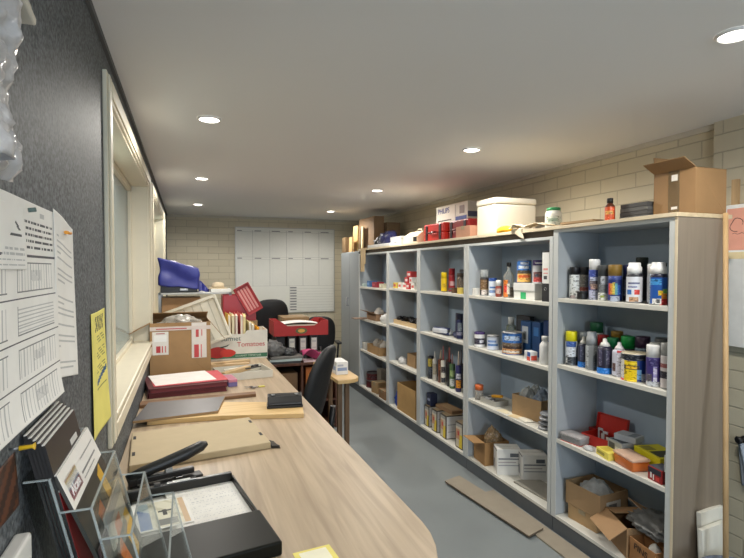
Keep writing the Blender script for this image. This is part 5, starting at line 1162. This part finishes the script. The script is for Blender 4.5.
cuboid('product_box', 'orange and white box in the right half of the low cabinet', 'box', 1.17, 5.1, .2985, .12, .2, .32, 0, (206, 120, 60), [('n', .1, .9, .05, .4, (222, 214, 200)), ('n', .2, .8, .6, .8, (226, 160, 80))])
CT = CZ+.0005
for i, x in enumerate((1.00, 1.115, 1.23)):
    f = arch_file('black file with a white spine label under the red tray, %s of three' % ('left', 'middle', 'right')[i], x, 5.15, CT, .085, .245, .31, R(90), marks=False, group='black files on the low cabinet')
    q = MB().box(-.0009, 0, -.028, .028, .09, .215, P((214, 214, 206), .5)).box(-.0013, -.0009, -.02, .02, .17, .19, INKL).box(-.0013, -.0009, -.022, .022, .11, .12, INKL); q.build('spine_label', f)
arch_file('black file without a label at the left, supporting the end of the red tray', .885, 5.17, CT, .085, .245, .28, R(90), marks=False)
RT = CT+.2455
t = thing('produce_tray', 'red cardboard produce tray on top of the black files', 'tray', (1.095, 5.30, RT), R(-1))
rc = P((160, 36, 36), .5); w, d, h = .56, .36, .10
m = MB().box(-w/2, w/2, -d/2, d/2, 0, .005, rc)
side = [(-w/2, .005), (w/2, .005), (w/2, .15), (w/2-.07, .15), (w/2-.14, h), (-w/2+.14, h), (-w/2+.07, .15), (-w/2, .15)]
for y in (-d/2, d/2-.005): m.prism(side, -y-.005, -y, rc, frame((0, 0, 0), (1, 0, 0), (0, 0, 1)))
m.box(-w/2, -w/2+.005, -d/2+.005, d/2-.005, .005, .15, rc).box(w/2-.005, w/2, -d/2+.005, d/2-.005, .005, .15, rc)
m.build('tray_body', t)
F = frame((0, -d/2-.0004, 0), (1, 0, 0), (0, 0, 1)); ell = [(.06*math.cos(2*PI*i/20), .03*math.sin(2*PI*i/20)+.05) for i in range(20)]
q = MB(); q.prism(ell, -.0003, .0006, P((80, 96, 60), .5), F); q.prism([(x*.6, y*.6+.02) for x, y in ell], .0005, .0012, P((206, 160, 70), .5), F); q.build('printed_badge', t)
o = MB().sheet(10, 8, lambda u, v: Vector(((u-.5)*.40, (v-.5)*.26, .02*math.sin(u*3)+.006*math.sin(v*6))), P((236, 234, 228), .7)).build('paper_pile', solid=.004); o.location = (1.08, 5.30, RT+.111); tag(o, 'white papers heaped in the red produce tray', 'paper')
o = MB().box(-.2, .2, -.13, .13, 0, .1, P((206, 196, 180), .7)).build('paper_stack'); o.location = (1.08, 5.30, RT+.0055); tag(o, 'stack of papers inside the red produce tray', 'paper')
for k in range(3):
    o = MB().box(-.16, .16, -.085, .085, 0, .022, P([(58, 60, 64), (190, 206, 206), (120, 118, 114)][k], .6)).build('document_folder', bev=.002); o.location = (.885+.012*k, 5.02, CT+.0225*k); o.rotation_euler = (0, 0, .03*k-.03)
    tag(o, '%s of the three folders at the front of the low cabinet' % ['charcoal lowest', 'pale blue middle', 'grey topmost'][k], 'folder', 'folders on the low cabinet')
crumple('grey_wrap', 'crumpled dark grey plastic wrap right of the tomato carton', 'plastic wrap', .80, 5.04, CT+.0675, .10, .07, .09, P((96, 96, 96), .4, bump=.4, bscale=14), .35, 9, 1.)
crumple('grey_wrap', 'darker grey plastic wrap right of the crumpled one, before the files', 'plastic wrap', .955, 5.03, CT+.0675, .06, .06, .05, P((66, 68, 70), .4, bump=.4, bscale=14), .35, 9, 5.)
o = MB().sheet(10, 8, lambda u, v: Vector(((u-.5)*.22, (v-.5)*.15, .05+.045*math.sin(u*4+v*2)+.02*math.sin(v*5+u*3))), P((186, 70, 116), .6)).build('pink_sheets', solid=.006); o.location = (1.18, 5.03, CT+.012); tag(o, 'magenta sheets heaped on the low cabinet in front of the black files', 'paper')
o = MB().box(-.11, .11, -.08, .08, 0, .012, P((214, 196, 200), .6)).build('paper_stack'); o.location = (1.19, 5.03, CT); tag(o, 'pale paper stack under the magenta sheets', 'paper')
# small pale table beside the chair
t = thing('side_table', 'small pale wooden table with a rounded corner and dark legs beside the near chair', 'table', (0, 0, 0))
ol = [(1.09, 3.78), (1.17, 3.78)]+[(1.17+.12*math.sin(a), 3.90-.12*math.cos(a)) for a in [R(10*i) for i in range(1, 10)]]+[(1.295, 4.60), (1.09, 4.60)]
MB().prism(ol, TZ-.03, TZ, WOOD((206, 172, 120), (224, 192, 142), 'X', .45), mside=P((214, 180, 124), .5)).build('tabletop', t, bev=.003)
for x, y in ((1.205, 3.92), (1.12, 3.84), (1.24, 4.55), (1.12, 4.55)): MB().box(x-.018, x+.018, y-.018, y+.018, 0, TZ-.0305, WOOD((92, 70, 48), (116, 90, 64), 'Z')).build('leg', t, bev=.003)
cuboid('tissue_box', 'white box with blue print standing on the small pale table', 'box', 1.185, 4.08, TZ+.0005, .10, .20, .105, 0, (222, 222, 220), [('n', .1, .9, .3, .55, (130, 150, 186)), ('n', .1, .6, .65, .8, (170, 176, 190)), ('a', .1, .9, .3, .6, (150, 166, 196))])
# red plastic box with ribbed lid on two stacked cartons behind the tomato carton
carton('brown carton on the floor behind the desk end, under another carton', .56, 5.22, .0005, .17, .30, .55, 0, KRAFT, closed=True)
carton('brown carton behind the tomato carton, holding up the red box', .56, 5.22, .552, .17, .30, .548, 0, KRAFT, closed=True)
t = thing('red_plastic_box', 'red plastic box with its ribbed lid swung open behind the folders', 'plastic box', (.55, 5.20, 1.101), 0)
rp2 = P((158, 30, 34), .35)
MB().box(-.23, .08, -.13, .13, 0, .005, rp2).box(-.23, -.225, -.13, .13, .005, .25, rp2).box(.075, .08, -.13, .13, .005, .12, rp2).prism([(-.225, .005), (.075, .005), (.075, .12), (-.08, .25), (-.225, .25)], .125, .13, rp2, frame((0, 0, 0), (1, 0, 0), (0, 0, 1))).prism([(-.225, .005), (.075, .005), (.075, .12), (-.08, .25), (-.225, .25)], -.13, -.125, rp2, frame((0, 0, 0), (1, 0, 0), (0, 0, 1))).build('tub', t, bev=.003)
f = MB(); f.box(-.08, .08, -.006, .0, 0, .29, rp2).box(-.08, -.072, -.03, -.006, 0, .29, rp2).box(.072, .08, -.03, -.006, 0, .29, rp2).box(-.072, .072, -.03, -.006, .282, .29, rp2).box(-.072, .072, -.03, -.006, 0, .008, rp2)
for i in range(4): f.box(-.055+.03*i, -.035+.03*i, -.012, -.006, .03, .26, P((196, 130, 126), .4))
f = f.build('lid', t, bev=.002); f.location = (.075, -.14, .085); f.rotation_euler = (R(-10), R(-28), R(6))
# cartons on the floor between the chairs
carton('brown carton on the floor between the two far chairs, lower one', 1.17, 5.95, .0005, .34, .40, .52, 0, KRAFT, closed=True)
carton('brown carton stacked on another between the two far chairs', 1.17, 5.95, .5215, .30, .36, .53, 0, P((148, 120, 84), .75), closed=True)

# office chairs
def chair(label, x, y, rz, back_w, back_z0, back_z1, shape='round', seat=.46, lean=8, arms=True):
    """faces local +y"""
    t = thing('office_chair', label, 'chair', (x, y, 0), rz)
    bkm = P((26, 27, 29), .55, bump=.08, bscale=300); pl = P((20, 20, 22), .4)
    m = MB(); n = 5
    for i in range(n):
        a = 2*PI*i/n+.3; e = Vector((.27*math.cos(a), .27*math.sin(a), .075)); m2 = MB().tube([(0, .0, .10), e*.5+Vector((0, 0, .05)), e], [.024, .02, .016], pl).build('base_leg', t)
        MB().lathe([(.022, -.01), (.026, -.006), (.026, .006), (.022, .01)], pl, 16, M=Matrix.Translation((e.x, e.y, .0265)) @ Matrix.Rotation(a, 4, 'Z') @ Matrix.Rotation(PI/2, 4, 'X')).box(-.006, .006, -.006, .006, .02, .07, pl, Matrix.Translation((e.x, e.y, 0))).build('castor', t)
    MB().lathe([(.028, .08), (.028, .26), (.016, .27), (.016, seat-.07)], pl, 16).build('gas_column', t)
    ol = []
    for i in range(28):
        a = 2*PI*i/28; ol.append((.235*math.copysign(abs(math.cos(a))**.6, math.cos(a)), .225*math.copysign(abs(math.sin(a))**.6, math.sin(a))+.02))
    MB().prism(ol, seat-.065, seat, bkm).build('seat', t, bev=.025, seg=4)
    # backrest: outline in x-z, curved in plan
    H = back_z1-back_z0; out = []
    N = 40
    for i in range(N):
        a = 2*PI*i/N; cx_, cz_ = math.cos(a), math.sin(a); p = .62 if shape == 'round' else .5
        if shape == 'taper':
            xx = math.copysign(abs(cx_)**.55, cx_); zz = math.copysign(abs(cz_)**.6, cz_)
            xx *= 1-.28*max(0, zz)**1.5
        else:
            xx = math.copysign(abs(cx_)**.75, cx_); zz = math.copysign(abs(cz_)**.75, cz_)
        out.append((xx*back_w/2, zz*H/2))
    def bk(s, off, th):
        return [Vector((x_*s, off+.055*(x_*s/(back_w/2))**2*1.0, z_*s)) for x_, z_ in out]
    rings = [bk(.001, -.035, 0), bk(.6, -.035, 0), bk(.9, -.03, 0), bk(.985, -.018, 0), bk(1., 0, 0), bk(.985, .018, 0), bk(.9, .026, 0), bk(.6, .022, 0), bk(.001, .02, 0)]
    M = Matrix.Translation((0, -.235, (back_z0+back_z1)/2)) @ Matrix.Rotation(R(lean), 4, 'X')
    rings = [[M @ p for p in r] for r in rings]
    MB().ring_skin(rings, bkm, caps=(True, True)).build('backrest', t)
    MB().tube([(0, -.05, seat-.07), (0, -.21, seat-.07), (0, -.285, seat-.02), (0, -.285-.02, back_z0+.1)], .022, pl).build('back_bar', t)
    for s in ((-1, 1) if arms else ()):
        MB().tube([(s*.2, .02, seat-.05), (s*.27, .02, seat-.04), (s*.28, .0, seat+.17)], .014, pl).build('arm_post', t)
        MB().box(s*.28-.03, s*.28+.03, -.1, .12, seat+.172, seat+.20, pl).build('arm_pad', t, bev=.008)
    return t
chair('black office chair with a tapered back, near one pushed up to the desk', .715, 3.67, R(60), .44, .52, 1.06, 'taper', lean=13, arms=False)
chair('black office chair with a wide round back in front of the whiteboard', .92, 6.45, R(8), .47, .72, 1.245, 'round')
chair('black office chair farther right behind the red produce tray', 1.58, 6.45, R(-6), .42, .55, 1.02, 'round')

# ================================================================== NEAR RIGHT: boards, bin, poles, notice
t = thing('noticeboard', 'white framed board with a pink sketch at the right edge, on the block wall', 'noticeboard', (XR-.063, 1.672, 1.20))
MB().box(-.022, 0, -.235, .235, 0, .735, P((230, 230, 226), .5)).build('board', t, bev=.002)
q = MB(); F = frame((-.0225, .235, 0), (0, -1, 0), (0, 0, 1))
q.box(.02, .45, .50, .715, -.0004, .0005, P((222, 158, 136), .6), F); q.box(.0, .47, .455, .49, -.0003, .0005, P((222, 204, 160), .6), F)
q.build('pink_print', t)
q = MB(); sk = P((90, 56, 50), .6)
q.tube([F @ Vector((.07+.03*math.cos(a)*(1+.3*math.sin(2*a)), .63+.035*math.sin(a), .001)) for a in [2*PI*i/18 for i in range(15)]], .0018, sk, 6); q.tube([F @ Vector((.05+.012*i, .585+.004*math.sin(i*2.), .001)) for i in range(10)], .0012, sk, 6); q.build('sketch', t)
t = thing('wall_hook', 'black round knob hook on the block wall at the right edge', 'hook', (XR-.0405, 1.805, .72)); M = Matrix.Rotation(-PI/2, 4, 'Y')
MB().lathe([(.018, 0), (.018, .004), (.007, .006), (.007, .03), (.018, .036), (.02, .046), (.012, .054)], BLACK, 20, M=M).build('knob', t)
o = MB().sheet(16, 16, lambda u, v: Vector((XR-.052-.02*math.sin(PI*u)-.008*math.sin(u*14), 1.80-.06*v+(u-.5)*.12*(.4+.6*v)-.0, .705-.22*v)), P((150, 160, 172), .8)).build('blue_cloth', solid=.003); tag(o, 'grey blue cloth hanging below the black knob hook', 'cloth')
for i, (x0, x1, y, h, l) in enumerate(((2.17, 2.355, 1.62, .42, 'front white painted board leaning on the wood grain end panel'), (2.21, 2.385, 1.655, .475, 'rear white painted board leaning on the wood grain end panel'))):
    w = x1-x0; o = MB().box(0, w, -.022, 0, 0, h, P((222, 220, 210), .6)).build('white_board', bev=.002); o.location = (x0, y, .004); o.rotation_euler = (R(-3.), 0, R(7)); tag(o, l, 'board', 'white boards by the end panel')
t = thing('waste_bin', 'grey blue round bin on the floor at the bottom right corner', 'bin', (2.14, 1.44, 0))
MB().lathe([(.105, .0005), (.11, .006), (.132, .32), (.14, .324), (.14, .336), (.130, .336), (.127, .32), (.103, .012)], P((96, 104, 122), .5), 40, caps=(True, True)).build('tub', t)
def stick(name, label, a, b, r, m_):
    o = MB().tube([a, Vector(a).lerp(Vector(b), .5), b], r, m_, 12).build(name); return tag(o, label, 'pole')
pine = WOOD((176, 144, 102), (196, 164, 120), 'Z', .55)
stick('wooden_pole', 'long pale wooden pole standing in the bin beside the end panel', (2.12, 1.47, .02), (2.345, 1.668, 1.86), .011, pine)
o = MB().box(XR-.062, XR-.0405, 1.852, 1.885, 1.22, 2.07, pine).build('timber_batten', bev=.002); tag(o, 'short timber batten on the block wall showing above the noticeboard', 'batten')
fb = P((150, 140, 124), .7)
o = quad_slab('floor_board', [(1.955, 3.10), (2.065, 3.12), (2.075, 2.02), (1.945, 2.04)], .0005, .0125, fb); tag(o, 'grey brown board lying on the floor along the plinth', 'board', 'boards lying on the floor')
o = quad_slab('floor_board', [(1.792, 3.35), (1.945, 3.40), (2.028, 2.525), (1.887, 2.477)], .0130, .0255, fb, mside=P((106, 92, 76), .7)); tag(o, 'grey brown board lying on top of the other floor board, slightly askew', 'board', 'boards lying on the floor')

# ================================================================== LIGHT AND CAMERA
w = bpy.data.worlds.new('sky'); scn.world = w; w.use_nodes = True
nt = w.node_tree; bg = nt.nodes['Background']; bg.inputs['Color'].default_value = (.55, .72, 1., 1); bg.inputs['Strength'].default_value = 1.2
l = bpy.data.lights.new('window_daylight', 'AREA'); l.shape = 'RECTANGLE'; l.size = RW[1]-RW[0]; l.size_y = RW[3]-RW[2]; l.energy = 85; l.color = (.72, .86, 1.)  # added area lamp outside the unseen rear window, for cool daylight
o = bpy.data.objects.new('window_daylight', l); COL.objects.link(o); o.location = ((RW[0]+RW[1])/2, YF-.2, (RW[2]+RW[3])/2); o.rotation_euler = (R(90), 0, 0)

c = bpy.data.cameras.new('camera'); c.sensor_width = 36; c.lens = 510/744*36; c.shift_y = 5.5/744; c.clip_start = .02
co = bpy.data.objects.new('camera', c); COL.objects.link(co); co.location = (0, 0, 1.6); co.rotation_euler = (R(90-1.685), 0, R(-19.938))
scn.camera = co
vs = scn.view_settings; vs.view_transform = 'Standard'; vs.look = 'None'; vs.gamma = 1; vs.use_curve_mapping = False; vs.exposure = -0.28
